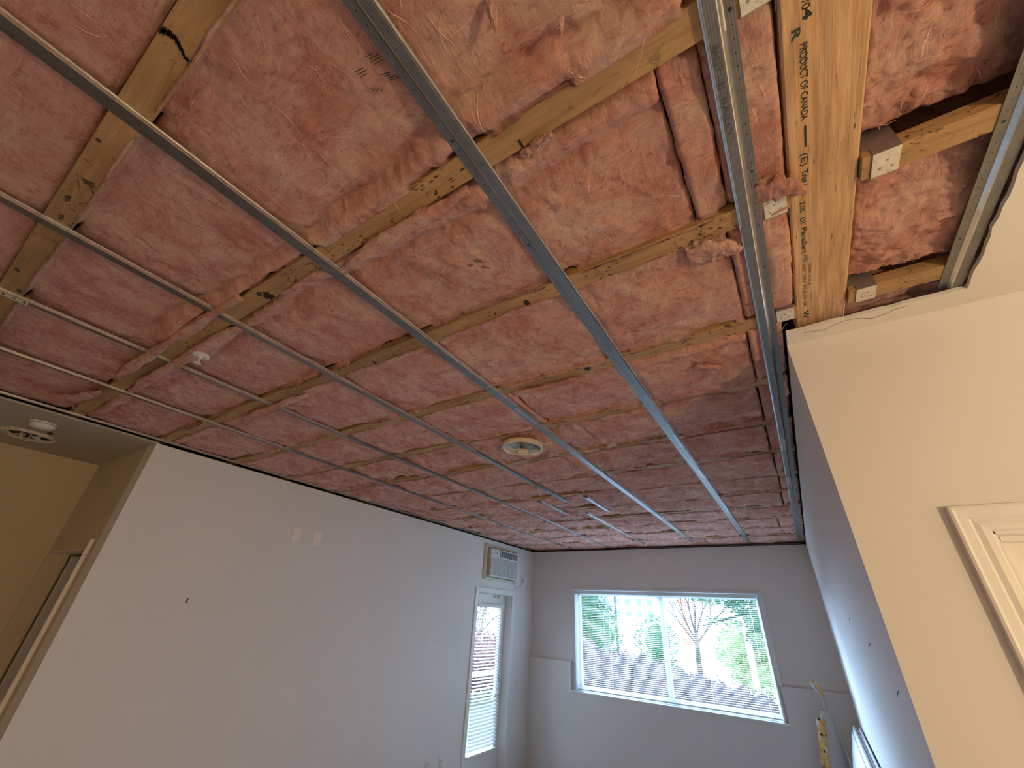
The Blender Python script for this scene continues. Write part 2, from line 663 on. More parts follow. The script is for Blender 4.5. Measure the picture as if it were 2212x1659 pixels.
# ------------------------------------------------------------------ numpy noise
def _hash(ix, iy, seed):
    h = (ix.astype(np.int64) * 374761393 + iy.astype(np.int64) * 668265263 + seed * 1442695041) & 0xFFFFFFFF
    h = ((h ^ (h >> 13)) * 1274126177) & 0xFFFFFFFF
    h = h ^ (h >> 16)
    return (h & 0xFFFFFF) / float(0xFFFFFF)


def vnoise(x, y, seed=0):
    x0, y0 = np.floor(x), np.floor(y)
    fx, fy = x - x0, y - y0
    fx = fx * fx * fx * (fx * (fx * 6 - 15) + 10)
    fy = fy * fy * fy * (fy * (fy * 6 - 15) + 10)
    a = _hash(x0, y0, seed)
    b = _hash(x0 + 1, y0, seed)
    c = _hash(x0, y0 + 1, seed)
    d = _hash(x0 + 1, y0 + 1, seed)
    return (a * (1 - fx) + b * fx) * (1 - fy) + (c * (1 - fx) + d * fx) * fy - 0.5


def fbm(x, y, f, octv=4, seed=0, gain=0.5):
    x, y = np.asarray(x, float), np.asarray(y, float)
    s, a = 0, 1.0
    for i in range(octv):
        s = s + a * vnoise(x * f + 17.3 * i, y * f - 9.1 * i, seed + i * 31)
        f *= 2.03
        a *= gain
    return s


def ridged(x, y, f, octv=3, seed=0):
    x, y = np.asarray(x, float), np.asarray(y, float)
    s, a = 0, 1.0
    for i in range(octv):
        n = vnoise(x * f + 5.3 * i, y * f + 3.7 * i, seed + 57 * i)
        s = s + a * (1 - np.abs(n) * 4)
        f *= 2.1
        a *= 0.5
    return s


# ------------------------------------------------------------------ heights
ZD = 0.947       # underside of the remaining drywall ceiling
ZC = 0.960       # face of the steel channels
ZF = 0.971       # channel flange
ZJ = 0.973       # underside of the joists
JW = 0.066
XL, XR = -3.70, 0.165
YFAR, YLOW = 6.36, 6.30
XB = -4.94       # hall back wall on the left
YRET = 0.89
YH = 1.60        # hall wall on the right
FL = -1.78

# ------------------------------------------------------------------ structure
s = MB().box(-5.2, 2.7, -3.2, 6.7, FL - 0.1, FL)
struct('floor', s, M['floor'], 'bare floor of the gutted room')

# left wall with patio door and air conditioner openings
m = MB()
DY0, DY1, DZ = 4.90, 5.74, 0.255
m.box(XL, XL - 0.16, YRET, DY0, FL, ZD)
m.box(XL, XL - 0.16, DY1, YFAR + 0.2, FL, ZD)
AY0, AY1, AZ0, AZ1 = 5.03, 5.76, 0.455, 0.838
m.box(XL, XL - 0.16, DY0, DY1, DZ, AZ0)
m.box(XL, XL - 0.16, DY0, AY0, AZ0, AZ1)
m.box(XL, XL - 0.16, AY1, DY1, AZ0, AZ1) if AY1 < DY1 else None
m.box(XL, XL - 0.16, DY0, DY1, AZ1, ZD)
struct('wall_left', m, M['wall'], 'long off-white left wall of the living room')
# far wall: upper plane, proud lower plane with a ledge
WX0, WX1, WZ0, WZ1 = -2.97, -0.48, -0.86, 0.40
m = MB()
m.box(XL, WX0, YFAR, YFAR + 0.2, -0.53, ZD)
m.box(WX1, XR, YFAR, YFAR + 0.2, -0.53, ZD)
m.box(WX0, WX1, YFAR, YFAR + 0.2, WZ1, ZD)
m.box(XL, -3.035, YLOW, YFAR + 0.2, FL, -0.53)
m.box(-0.445, XR, YLOW, YFAR + 0.2, FL, -0.53)
m.box(-3.035, -0.445, YLOW, YFAR + 0.2, FL, WZ0 - 0.012)
m.box(-3.035, WX0, YFAR + 0.02, YFAR + 0.2, WZ0 - 0.012, -0.53)
m.box(WX1, -0.445, YFAR + 0.02, YFAR + 0.2, WZ0 - 0.012, -0.53)
struct('wall_far', m, M['wall'], 'far wall with the wide window and a low ledge')
# right living-room wall and warm hall wall
m = MB().box(XR, XR + 0.12, YH + 0.12, YFAR + 0.2, FL, ZD)
struct('wall_right', m, M['wall'], 'narrow sliver of cool lit right wall')
HX0, HX1, HZ = 0.455, 1.27, 0.25
m = MB()
m.box(XR, HX0, YH, YH + 0.12, FL, ZD)
m.box(HX1, 2.6, YH, YH + 0.12, FL, ZD)
m.box(HX0, HX1, YH, YH + 0.12, HZ, ZD)
struct('wall_hall', m, M['wall'], 'warm lit cream wall at the right with a door casing')
# return wall on the left with a doorway, hall back wall, closing walls
RX0, RX1, RZ = -4.90, -3.975, 0.235
m = MB()
m.box(XL - 0.16, RX1, YRET, YRET + 0.12, FL, ZD)
m.box(XB, RX0, YRET, YRET + 0.12, FL, ZD)
m.box(RX0, RX1, YRET, YRET + 0.12, RZ, ZD)
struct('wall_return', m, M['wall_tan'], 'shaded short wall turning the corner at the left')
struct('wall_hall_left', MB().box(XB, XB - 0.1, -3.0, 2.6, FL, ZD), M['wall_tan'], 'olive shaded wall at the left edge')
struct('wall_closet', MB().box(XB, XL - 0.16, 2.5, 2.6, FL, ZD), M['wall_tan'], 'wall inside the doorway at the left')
struct('wall_back', MB().box(XB - 0.1, 2.7, -3.1, -3.0, FL, 1.4), M['wall'], 'wall behind the viewer')
struct('wall_hall_right', MB().box(2.6, 2.7, -3.1, YH + 0.12, FL, 1.4), M['wall'], 'wall at the right behind the viewer')
# remaining drywall ceilings
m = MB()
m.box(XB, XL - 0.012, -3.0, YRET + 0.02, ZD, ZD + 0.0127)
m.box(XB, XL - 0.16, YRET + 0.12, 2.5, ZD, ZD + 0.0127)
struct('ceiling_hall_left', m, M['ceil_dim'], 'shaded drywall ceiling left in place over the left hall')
# right-hand L-shaped remnant with a ragged cut edge
m = MB()
rx, ry = 0.641, 1.512
pts = []
yy = -1.2
while yy < ry:
    pts.append((rx + random.uniform(-0.004, 0.004), yy))
    yy += 0.035
pts.append((rx, ry))
xx = rx - 0.03
while xx > XR + 0.005:
    pts.append((xx, ry + random.uniform(-0.0035, 0.0035)))
    xx -= 0.03
pts.append((XR + 0.002, ry))
pts += [(XR + 0.002, YH + 0.1), (2.6, YH + 0.1), (2.6, -1.2)]
n = len(pts)
m.add([(x, y, ZD) for x, y in pts] + [(x, y, ZD + 0.0127) for x, y in pts],
      [tuple(range(n)), tuple(range(2 * n - 1, n - 1, -1))] + [(i, (i + 1) % n, n + (i + 1) % n, n + i) for i in range(n)])
m.box(XL, 2.6, -3.0, -1.2, ZD, ZD + 0.0127)
co = struct('ceiling_hall_right', m, M['ceil'], 'drywall ceiling left in place beside the warm wall')
ck = MB()
px, py = 0.22, 1.537
for i in range(26):
    nx, ny = px + 0.011, 1.534 + 0.012 * math.sin(i * 0.45) + random.uniform(-0.003, 0.003)
    ck.add([(px, py, ZD - 0.0004), (nx, ny, ZD - 0.0004), (nx, ny + 0.0022, ZD - 0.0004), (px, py + 0.0022, ZD - 0.0004)], [(0, 1, 2, 3)])
    px, py = nx, ny
obj('crack', ck, M['stain'], co)
# floor deck over the joists and rim
m = MB()
m.box(XB - 0.1, 2.7, -3.2, 6.7, 1.30, 1.34)
m.box(XB - 0.1, 2.7, 6.50, 6.60, ZD, 1.30)
m.box(XL - 0.26, XL - 0.16, 2.6, 6.6, ZD, 1.30)
m.box(XB - 0.14, XB - 0.04, -3.1, 2.7, ZD, 1.30)
m.box(XB - 0.1, XL - 0.16, 2.6, 2.7, ZD, 1.30)
m.box(XB - 0.1, XB, -3.1, -3.0, FL, 1.30)
m.box(2.6, 2.7, -3.1, 6.6, 1.4, 1.45)
m.box(XR + 0.12, XR + 0.2, YH + 0.14, 6.6, ZD, 1.30)
struct('ceiling_deck', m, M['void'], 'dark floor deck above the joists')

# door 1: patio door with blind ------------------------------------------------
XD = -3.80
d = thing('door_1', 'white patio door with a closed glass blind under the air conditioner', 'door', (XD, 5.32, FL))
d['kind'] = 'structure'
LY0, LY1, LZ1 = DY0 + 0.006, DY1 - 0.006, DZ - 0.006
GY0, GY1, GZ0, GZ1 = LY0 + 0.11, LY1 - 0.12, -1.50, 0.115
m = MB()
m.box(XD - 0.045, XD, LY0, GY0, FL + 0.01, LZ1)
m.box(XD - 0.045, XD, GY1, LY1, FL + 0.01, LZ1)
m.box(XD - 0.045, XD, GY0, GY1, GZ1, LZ1)
m.box(XD - 0.045, XD, GY0, GY1, FL + 0.01, GZ0)
leaf_ = obj('door_leaf', m, M['trim'], d, bevel=0.002)
m = MB().box(XD - 0.026, XD - 0.020, GY0, GY1, GZ0, GZ1)
obj('glass_pane', m, M['glass'], d)
m = MB()
for (a, b_, c, e) in ((GY0 - 0.02, GY0 + 0.012, GZ0 - 0.02, GZ1 + 0.02), (GY1 - 0.012, GY1 + 0.02, GZ0 - 0.02, GZ1 + 0.02)):
    m.box(XD, XD + 0.012, a, b_, c, e)
m.box(XD, XD + 0.012, GY0 + 0.012, GY1 - 0.012, GZ1 - 0.012, GZ1 + 0.02)
m.box(XD, XD + 0.012, GY0 + 0.012, GY1 - 0.012, GZ0 - 0.02, GZ0 + 0.012)
obj('glass_frame', m, M['trim'], leaf_, bevel=0.002)
h = MB().lathe([(0.027, 0), (0.027, 0.008), (0.02, 0.013), (0.009, 0.014), (0.009, 0.05), (0.0, 0.05)], (XD, 5.61, -0.93), (1, 0, 0), 20)
h.tube([(XD + 0.045, 5.61, -0.93), (XD + 0.048, 5.58, -0.932), (XD + 0.046, 5.53, -0.935), (XD + 0.044, 5.50, -0.936)], [0.009, 0.0095, 0.008, 0.006], 10)
obj('lever_handle', h, M['chrome'], leaf_, smooth=True)
h = MB().lathe([(0.029, 0), (0.029, 0.007), (0.022, 0.014), (0.0, 0.014)], (XD, 5.645, -0.78), (1, 0, 0), 20)
h.box(XD + 0.012, XD + 0.032, 5.64, 5.65, -0.80, -0.76)
obj('deadbolt', h, M['chrome'], leaf_)
h = MB().box(XD + 0.001, XD + 0.045, 5.50, 5.62, LZ1 - 0.045, LZ1 - 0.012)
h.box(XD + 0.01, XD + 0.03, 5.42, 5.50, LZ1 - 0.035, LZ1 - 0.02)
obj('door_stop_bracket', h, M['plastic'], d, bevel=0.002)
# door blind
b = thing('door_blind', 'white slatted blind over the patio door glass', 'blind', (XD + 0.04, 5.32, GZ0))
obj('headrail', MB().box(XD + 0.014, XD + 0.052, GY0 - 0.01, GY1 + 0.01, GZ1 - 0.035, GZ1 + 0.006), M['slat'], b, bevel=0.003)
m = MB()
z = GZ1 - 0.055
i = 0
while z > GZ0 + 0.05:
    tilt = math.radians(-13 if z > -0.95 else -30)
    cz, sz_ = math.cos(tilt) * 0.019, math.sin(tilt) * 0.019
    x = XD + 0.034
    vs_ = []
    for yv in (GY0 + 0.004, GY1 - 0.004):
        for (k, cr) in ((-1, 0), (0, 0.0025), (1, 0)):
            vs_.append((x + k * cz, yv, z + k * sz_ + cr))
        for (k, cr) in ((1, -0.0022), (0, 0.0003), (-1, -0.0022)):
            vs_.append((x + k * cz, yv, z + k * sz_ + cr))
    m.add(vs_, [(0, 1, 7, 6), (1, 2, 8, 7), (2, 3, 9, 8), (3, 4, 10, 9), (4, 5, 11, 10), (5, 0, 6, 11), (0, 5, 4, 3, 2, 1), (6, 7, 8, 9, 10, 11)])
    z -= 0.036
obj('slats', m, M['slat'], b)
obj('bottom_rail', MB().box(XD + 0.016, XD + 0.05, GY0 + 0.004, GY1 - 0.004, GZ0 + 0.015, GZ0 + 0.035), M['slat'], b, bevel=0.003)
for yv in (GY0 + 0.08, GY1 - 0.05, GY1 - 0.09):
    obj('ladder_cord', MB().tube([(XD + 0.055, yv, GZ1 - 0.02), (XD + 0.055, yv, GZ0 + 0.03)], 0.0016, 5), M['slat'], b)
# casing of the patio door
m = MB()
m.box(XL, XL + 0.014, DY0 - 0.063, DY0, FL, DZ + 0.063)
m.box(XL, XL + 0.014, DY1, DY1 + 0.07, FL, DZ + 0.063)
m.box(XL, XL + 0.014, DY0, DY1, DZ, DZ + 0.063)
m.box(XL - 0.16, XL, DY1 - 0.004, DY1 + 0.004, FL, DZ)
m.box(XL - 0.16, XL, DY0 - 0.004, DY0 + 0.004, FL, DZ)
m.box(XL - 0.16, XL, DY0, DY1, DZ - 0.004, DZ + 0.004)
struct('trim_1', m, M['trim'], 'white casing around the patio door', bevel=0.004)

# window 1 ---------------------------------------------------------------------
wn = thing('window_1', 'wide two-pane window in the far wall', 'window', ((WX0 + WX1) / 2, YFAR + 0.13, WZ0))
wn['kind'] = 'structure'
fx0, fx1, fz0, fz1 = WX0, WX1, WZ0 + 0.004, WZ1
yf0, yf1 = YFAR + 0.11, YFAR + 0.17
m = MB()
m.box(fx0, fx0 + 0.05, yf0, yf1, fz0, fz1)
m.box(fx1 - 0.05, fx1, yf0, yf1, fz0, fz1)
m.box(fx0 + 0.05, fx1 - 0.05, yf0, yf1, fz1 - 0.07, fz1)
m.box(fx0 + 0.05, fx1 - 0.05, yf0, yf1, fz0, fz0 + 0.05)
wf_ = obj('window_frame', m, M['white'], wn, bevel=0.003)
obj('mullion', MB().box(-1.735, -1.675, yf0 - 0.006, yf1 + 0.002, fz0 + 0.001, fz1 - 0.001), M['white'], wn, bevel=0.003)
obj('glass_pane', MB().box(fx0 + 0.05, -1.735, yf0 + 0.03, yf0 + 0.034, fz0 + 0.05, fz1 - 0.07), M['glass'], wf_)
obj('glass_pane', MB().box(-1.675, fx1 - 0.05, yf0 + 0.03, yf0 + 0.034, fz0 + 0.05, fz1 - 0.07), M['glass'], wf_)
obj('window_sill', MB().box(-3.035, -0.445, YLOW - 0.012, YFAR + 0.12, WZ0 - 0.012, WZ0 + 0.008), M['white'], wn, bevel=0.004)
m = MB()
m.box(-3.035, -3.030, YLOW, YFAR + 0.02, WZ0, -0.53)
m.box(-3.035, WX0, YFAR + 0.012, YFAR + 0.02, WZ0, -0.53)
m.box(-0.450, -0.445, YLOW, YFAR + 0.02, WZ0, -0.53)
obj('jamb_liner', m, M['white'], wn)
m = MB()
m.box(WX0 + 0.0005, WX0 + 0.018, YFAR - 0.012, YFAR + 0.109, WZ0 + 0.009, WZ1 - 0.0105)
m.box(WX1 - 0.018, WX1 - 0.0005, YFAR - 0.012, YFAR + 0.109, WZ0 + 0.009, WZ1 - 0.0105)
m.box(WX0 - 0.04, WX1 + 0.045, YFAR - 0.018, YFAR - 0.0005, WZ1 - 0.01, WZ1 + 0.02)
m.box(WX1 + 0.0005, WX1 + 0.045, YFAR - 0.014, YFAR - 0.0005, -0.5215, WZ1 - 0.0105)
obj('window_casing', m, M['white'], wn, bevel=0.003)
# ledge caps
m = MB()
m.box(XL, -3.035, YLOW - 0.004, YFAR, -0.53, -0.522)
m.box(-0.445, XR, YLOW - 0.004, YFAR, -0.53, -0.522)
struct('trim_2', m, M['wall'], 'thin ledge where the far wall thickens', bevel=0.002)
# window blind
b = thing('window_blind', 'white aluminium mini blind lowered over the wide window', 'blind', ((WX0 + WX1) / 2, YFAR + 0.04, WZ0))
bx0, bx1, by = WX0 + 0.028, WX1 - 0.028, YFAR + 0.045
obj('headrail', MB().box(bx0, bx1, by - 0.02, by + 0.02, WZ1 - 0.055, WZ1 - 0.012), M['slat'], b, bevel=0.003)
m = MB()
z = WZ1 - 0.072
k = 0
while z > WZ0 + 0.045:
    tl = math.radians(-5 + 1.6 * math.sin(k * 1.7))
    cc, ss = math.cos(tl) * 0.0125, math.sin(tl) * 0.0125
    vs_ = []
    segs = 5
    for q in range(segs + 1):
        xv = bx0 + (bx1 - bx0) * q / segs
        sag = -0.0015 * math.sin(math.pi * ((q % 2)))
        for (kk, cr) in ((-1, 0), (0, 0.0016), (1, 0)):
            vs_.append((xv, by + kk * cc, z + kk * ss + cr))
        for (kk, cr) in ((1, -0.0007), (0, 0.0009), (-1, -0.0007)):
            vs_.append((xv, by + kk * cc, z + kk * ss + cr))
    fs = []
    for q in range(segs):
        for i in range(6):
            j = (i + 1) % 6
            fs.append((q * 6 + i, q * 6 + j, q * 6 + 6 + j, q * 6 + 6 + i))
    fs += [(5, 4, 3, 2, 1, 0), tuple(segs * 6 + i for i in range(6))]
    m.add(vs_, fs)
    z -= 0.0215
    k += 1
obj('slats', m, M['slat'], b)
obj('bottom_rail', MB().box(bx0, bx1, by - 0.012, by + 0.012, WZ0 + 0.018, WZ0 + 0.034), M['slat'], b, bevel=0.003)
for xv in (bx0 + 0.06, bx0 + 0.5, bx0 + 1.22, bx0 + 1.75, bx1 - 0.10):
    for dy_ in (-0.014, 0.014):
        obj('ladder_cord', MB().tube([(xv, by + dy_, WZ1 - 0.05), (xv, by + dy_, WZ0 + 0.03)], 0.0012, 4), M['slat'], b)
obj('tilt_wand', MB().tube([(bx0 + 0.42, by - 0.03, WZ1 - 0.05), (bx0 + 0.44, by - 0.03, WZ0 + 0.5)], 0.003, 6), M['slat'], b)

# door 2: hall door on the right -------------------------------------------------
d = thing('door_2', 'cream hall door recessed in its casing at the right edge', 'door', (0.86, YH + 0.06, FL))
d['kind'] = 'structure'
m = MB().box(HX0 + 0.004, HX1 - 0.004, YH + 0.055, YH + 0.09, FL + 0.01, HZ - 0.006)
obj('door_leaf', m, M['trim'], d, bevel=0.002)
for (za, zb) in ((-0.62, 0.12), (-1.6, -0.80)):
    for (xa, xb) in ((HX0 + 0.11, 0.81), (0.92, HX1 - 0.11)):
        m = MB()
        m.box(xa, xb, YH + 0.048, YH + 0.0549, za, za + 0.02)
        m.box(xa, xb, YH + 0.048, YH + 0.0549, zb - 0.02, zb)
        m.box(xa, xa + 0.02, YH + 0.048, YH + 0.0549, za + 0.02, zb - 0.02)
        m.box(xb - 0.02, xb, YH + 0.048, YH + 0.0549, za + 0.02, zb - 0.02)
        obj('panel_moulding', m, M['trim'], d, bevel=0.003)
# moulded casing profile, mitred
prof = [(0.0, 0.006), (0.004, 0.011), (0.018, 0.013), (0.030, 0.010), (0.036, 0.0155), (0.054, 0.017), (0.060, 0.020), (0.066, 0.018), (0.068, 0.0)]
m = MB()
cx0, cx1, cz = HX0 - 0.004, HX1 + 0.004, HZ + 0.006
vs_ = []
for (o, t) in prof:
    y = YH - t
    vs_ += [(cx0 - o, y, FL), (cx0 - o, y, cz + o), (cx1 + o, y, cz + o), (cx1 + o, y, FL)]
fs = []
for i in range(len(prof) - 1):
    for j in range(3):
        fs.append((i * 4 + j, i * 4 + j + 1, i * 4 + 5 + j, i * 4 + 4 + j))
m.add(vs_, fs)
m.box(HX0 - 0.004, HX0 + 0.002, YH - 0.006, YH + 0.12, FL, HZ)
m.box(HX1 - 0.002, HX1 + 0.004, YH - 0.006, YH + 0.12, FL, HZ)
m.box(HX0, HX1, YH - 0.006, YH + 0.12, HZ - 0.002, HZ + 0.006)
m.box(HX0, HX0 + 0.012, YH + 0.025, YH + 0.054, FL, HZ)
m.box(HX0, HX1, YH + 0.025, YH + 0.054, HZ - 0.014, HZ)
struct('trim_3', m, M['trim'], 'moulded casing around the hall door at the right')

# door 3: doorway in the return wall at the left ---------------------------------
d = thing('door_3', 'door standing open inside the dim doorway at the left', 'door', (RX0 + 0.04, 1.4, FL))
d['kind'] = 'structure'
obj('door_leaf', MB().box(RX0 + 0.012, RX0 + 0.047, YRET + 0.13, YRET + 0.95, FL + 0.01, RZ - 0.01), M['trim'], d, bevel=0.002)
m = MB()
m.box(RX1 + 0.028, RX1 + 0.045, YRET - 0.022, YRET, FL, RZ + 0.060)
m.box(RX1 - 0.004, RX1 + 0.002, YRET - 0.006, YRET + 0.12, FL, RZ)
m.box(RX0, RX1, YRET - 0.006, YRET + 0.12, RZ - 0.003, RZ + 0.003)
struct('trim_4', m, M['trim'], 'casing of the dim doorway at the left', bevel=0.003)

# ------------------------------------------------------------------ joists
JY = [-1.08, -0.585, -0.09, 0.420, 0.920, 1.437, 1.910, 2.390, 2.870, 3.355, 3.840, 4.325, 4.810, 5.295, 5.780, 6.225]
ORD = ['first', 'second', 'third', 'fourth', 'fifth', 'sixth', 'seventh', 'eighth', 'ninth', 'tenth', 'eleventh', 'twelfth',
       'thirteenth', 'fourteenth', 'fifteenth', 'sixteenth']
joists = []
jl = {2: 'wooden joist nearest the top left corner, with a black streak across it',
      3: 'wide wooden joist crossing the middle of the picture, with a short black dash',
      4: 'wooden joist running from the beam above the second hanger, with black ink rectangles',
      5: 'wooden joist meeting the beam at its lowest hanger, with one black patch'}
for i, y in enumerate(JY):
    xe = 0.207 if y < YH else XR - 0.005
    x0 = XL + 0.0
    seg = 24
    m = MB()
    ph = random.uniform(0, 6)
    pr = [(y - JW / 2 + 0.002, ZJ), (y + JW / 2 - 0.002, ZJ), (y + JW / 2, ZJ + 0.002), (y + JW / 2, ZJ + 0.038), (y - JW / 2, ZJ + 0.038), (y - JW / 2, ZJ + 0.002)]
    m.sweep(pr, x0 - 0.12, xe, 'x', seg, lambda t, p=ph: (0.0025 * math.sin(t * 1.7 + p), 0.0008 * math.sin(t * 2.3 + p)))
    lab = jl.get(i, 'wooden ceiling joist, the %s one counting from the light fixture side towards the window' % ORD[max(0, i - 6)] if i >= 6 else
                 'wooden ceiling joist behind the viewer, %s from the back' % ORD[i])
    if i >= 6:
        lab = 'wooden ceiling joist, %s beyond the beam end towards the window wall' % ORD[i - 6]
    j = thing('ceiling_joist', lab, 'joist', (-1.75, y, ZJ), 'ceiling joists')
    obj('bottom_chord', m, M['joist'], j)
    m = MB()
    m.sweep([(y - 0.02, ZJ + 0.25), (y + 0.02, ZJ + 0.25), (y + 0.02, ZJ + 0.285), (y - 0.02, ZJ + 0.285)], x0 - 0.12, xe, 'x', 1)
    q = x0
    up = True
    while q < xe - 0.3:
        za, zb = (ZJ + 0.038, ZJ + 0.25) if up else (ZJ + 0.25, ZJ + 0.038)
        m.add([(q, y - 0.02, za), (q + 0.05, y - 0.02, za), (q + 0.30, y - 0.02, zb), (q + 0.25, y - 0.02, zb),
               (q, y + 0.02, za), (q + 0.05, y + 0.02, za), (q + 0.30, y + 0.02, zb), (q + 0.25, y + 0.02, zb)],
              [(0, 1, 2, 3), (4, 7, 6, 5), (0, 4, 5, 1), (1, 5, 6, 2), (2, 6, 7, 3), (3, 7, 4, 0)])
        q += 0.27
        up = not up
    obj('web', m, M['joist'], j)
    joists.append(j)


def blotch(cx_, cy_, rx_, ry_, seed, z=ZJ - 0.0006, n=22, th=0.0004):
    rr = random.Random(seed)
    pts = []
    for k in range(n):
        a = 2 * math.pi * k / n
        r = 1 + rr.uniform(-0.35, 0.3)
        pts.append((cx_ + math.cos(a) * rx_ * r, cy_ + math.sin(a) * ry_ * r))
    mm = MB()
    mm.add([(x, y, z) for x, y in pts] + [(x, y, z + th) for x, y in pts],
           [tuple(range(n - 1, -1, -1)), tuple(range(n, 2 * n))] + [(k, (k + 1) % n, n + (k + 1) % n, n + k) for k in range(n)])
    return mm


ZI = ZJ - 0.0014


def on_joist(i, name, mm, mat):
    return obj(name, mm, mat, joists[i])


# J index 2: y -0.09 ; 3: .42 ; 4: .92 ; 5: 1.437
on_joist(3, 'ink_dash', MB().box(-0.3215, -0.3155, 0.430, 0.4515, ZI, ZI + 0.0004), M['ink'])
on_joist(3, 'ink_patch', blotch(-1.405, 0.432, 0.022, 0.020, 3, ZI), M['ink'])
on_joist(3, 'ink_patch', blotch(-1.425, 0.408, 0.018, 0.008, 4, ZI), M['stain'])
on_joist(4, 'ink_rectangle', MB().box(-0.602, -0.585, 0.916, 0.951, ZI, ZI + 0.0004), M['ink'])
on_joist(4, 'ink_rectangle', MB().box(-1.419, -1.409, 0.925, 0.951, ZI, ZI + 0.0004), M['ink'])
on_joist(5, 'ink_patch', blotch(-0.58, 1.436, 0.016, 0.016, 9, ZI), M['ink'])
mm = MB()
rr = random.Random(5)
for q in range(30):
    t = q / 29
    yv = -0.118 + 0.056 * t
    xv = -0.818 + 0.010 * math.sin(t * 5) + rr.uniform(-0.002, 0.002)
    r = 0.007 * (1 - t) ** 2 + 0.0028 + rr.uniform(0, 0.0015)
    b_ = blotch(xv, yv, r, 0.002, q, ZI)
    mm.add(b_.v, b_.f)
on_joist(2, 'black_streak', mm, M['ink'])
for (xx, yy_, ra, rb, sd) in ((-1.40, -0.083, 0.014, 0.012, 11), (-2.09, -0.108, 0.012, 0.008, 12), (-2.25, -0.075, 0.018, 0.006, 15),
                             (-1.63, -0.09, 0.022, 0.005, 16), (-1.22, -0.11, 0.006, 0.006, 13), (-1.52, -0.10, 0.02, 0.006, 14)):
    on_joist(2, 'dark_stain', blotch(xx, yy_, ra, rb, sd, ZI), M['stain'])
rr = random.Random(77)
for ji, xs_ in ((3, [(-1.22, 14), (-0.95, 12), (-0.55, 10), (-2.05, 8)]), (4, [(-0.05, 14), (-0.30, 12), (-0.75, 10), (-1.3, 8), (0.03, 6)]),
                (5, [(-0.9, 8), (-0.45, 6), (-1.7, 6)])):
    for (xc_, cnt) in xs_:
        for q in range(cnt):
            b_ = blotch(xc_ + rr.gauss(0, 0.035), JY[ji] + rr.uniform(-0.028, 0.028), rr.uniform(0.002, 0.009), rr.uniform(0.001, 0.0035), rr.randint(0, 999), ZI, 10)
            on_joist(ji, 'glue_speck', b_, M['stain'])

# joists to the right of the beam
for (y, lab, xe) in ((0.440, 'short wooden joist right of the beam, above the picture edge', 0.9), (0.918, 'short wooden joist right of the beam, upper one with a large hanger', 0.9), (1.430, 'short wooden joist right of the beam, lower one near the wall strip', 0.9), (-0.06, 'short wooden joist right of the beam, behind the viewer', 0.9)):
    m = MB()
    m.sweep([(y - 0.033, ZJ), (y + 0.033, ZJ), (y + 0.033, ZJ + 0.038), (y - 0.033, ZJ + 0.038)], 0.352, xe, 'x', 4)
    tag(obj('ceiling_joist', m, M['joist'], bevel=0.002), lab, 'joist', 'short joists right of the beam')

# beam ------------------------------------------------------------------------------
ZBM = 0.982
bm_ = thing('main_beam', 'thick strand-lumber beam with black and green printed writing', 'beam', (0.278, 0.2, ZBM))
m = MB()
m.sweep([(0.211, ZBM), (0.345, ZBM), (0.349, ZBM + 0.004), (0.349, 1.27), (0.207, 1.27), (0.207, ZBM + 0.004)], -3.0, 1.575, 'y', 8)
obj('timber', m, M['beam'], bm_)


def beam_text(s_, x, y, size, y_end, mat, bold=0.0, nm='printed_text'):
    me = text_mesh(s_, size, overhead(0, 0, 0), 0.0002, bold)
    a = np.empty(len(me.vertices) * 3)
    me.vertices.foreach_get('co', a)
    a = a.reshape(-1, 3)
    ln = a[:, 1].max() - a[:, 1].min()
    k = (y_end - y) / ln
    y_min = a[:, 1].min()
    a[:, 1] = (a[:, 1] - y_min) * k + y
    a[:, 0] += x
    a[:, 2] += ZBM - 0.0007
    me.vertices.foreach_set('co', a.ravel())
    me.update()
    return link(nm, me, mat, bm_)


K = 0.997
beam_text('PRODUCT OF CANADA', 0.2375, 0.562, 0.0185, 0.722, M['ink'])
beam_text('V/0', 0.2425, 0.478, 0.0185, 0.506, M['ink'])
beam_text('4', 0.2440, 0.506, 0.020, 0.524, M['ink'], 0.0006)
beam_text('R', 0.2255, 0.530, 0.020, 0.551, M['green_ink'], 0.0004)
obj('printed_dash', MB().box(0.2425, 0.2462, 0.738, 0.793, ZBM - 0.0008, ZBM - 0.0004), M['ink'], bm_)
beam_text('(E)', 0.235, 0.808, 0.019, 0.842, M['green_ink'])
beam_text('Trus Joist', 0.236, 0.855, 0.0175, 0.935, M['green_ink'], 0.0004)
beam_text('2.0E', 0.2295, 0.953, 0.0165, 0.990, M['green_ink'])
beam_text('DF', 0.2290, 1.010, 0.0165, 1.036, M['green_ink'])
beam_text('Parallam', 0.2310, 1.048, 0.0185, 1.154, M['green_ink'], 0.0003)
beam_text('PSL', 0.2340, 1.164, 0.014, 1.196, M['green_ink'])
beam_text('HUD 1303-F  ICC-ES ESR-1387', 0.2305, 1.203, 0.0115, 1.425, M['green_ink'])
beam_text('+CCMC 11161-R', 0.2455, 1.200, 0.0105, 1.312, M['green_ink'])
beam_text('W', 0.227, 1.450, 0.026, 1.500, M['green_ink'], 0.0006)

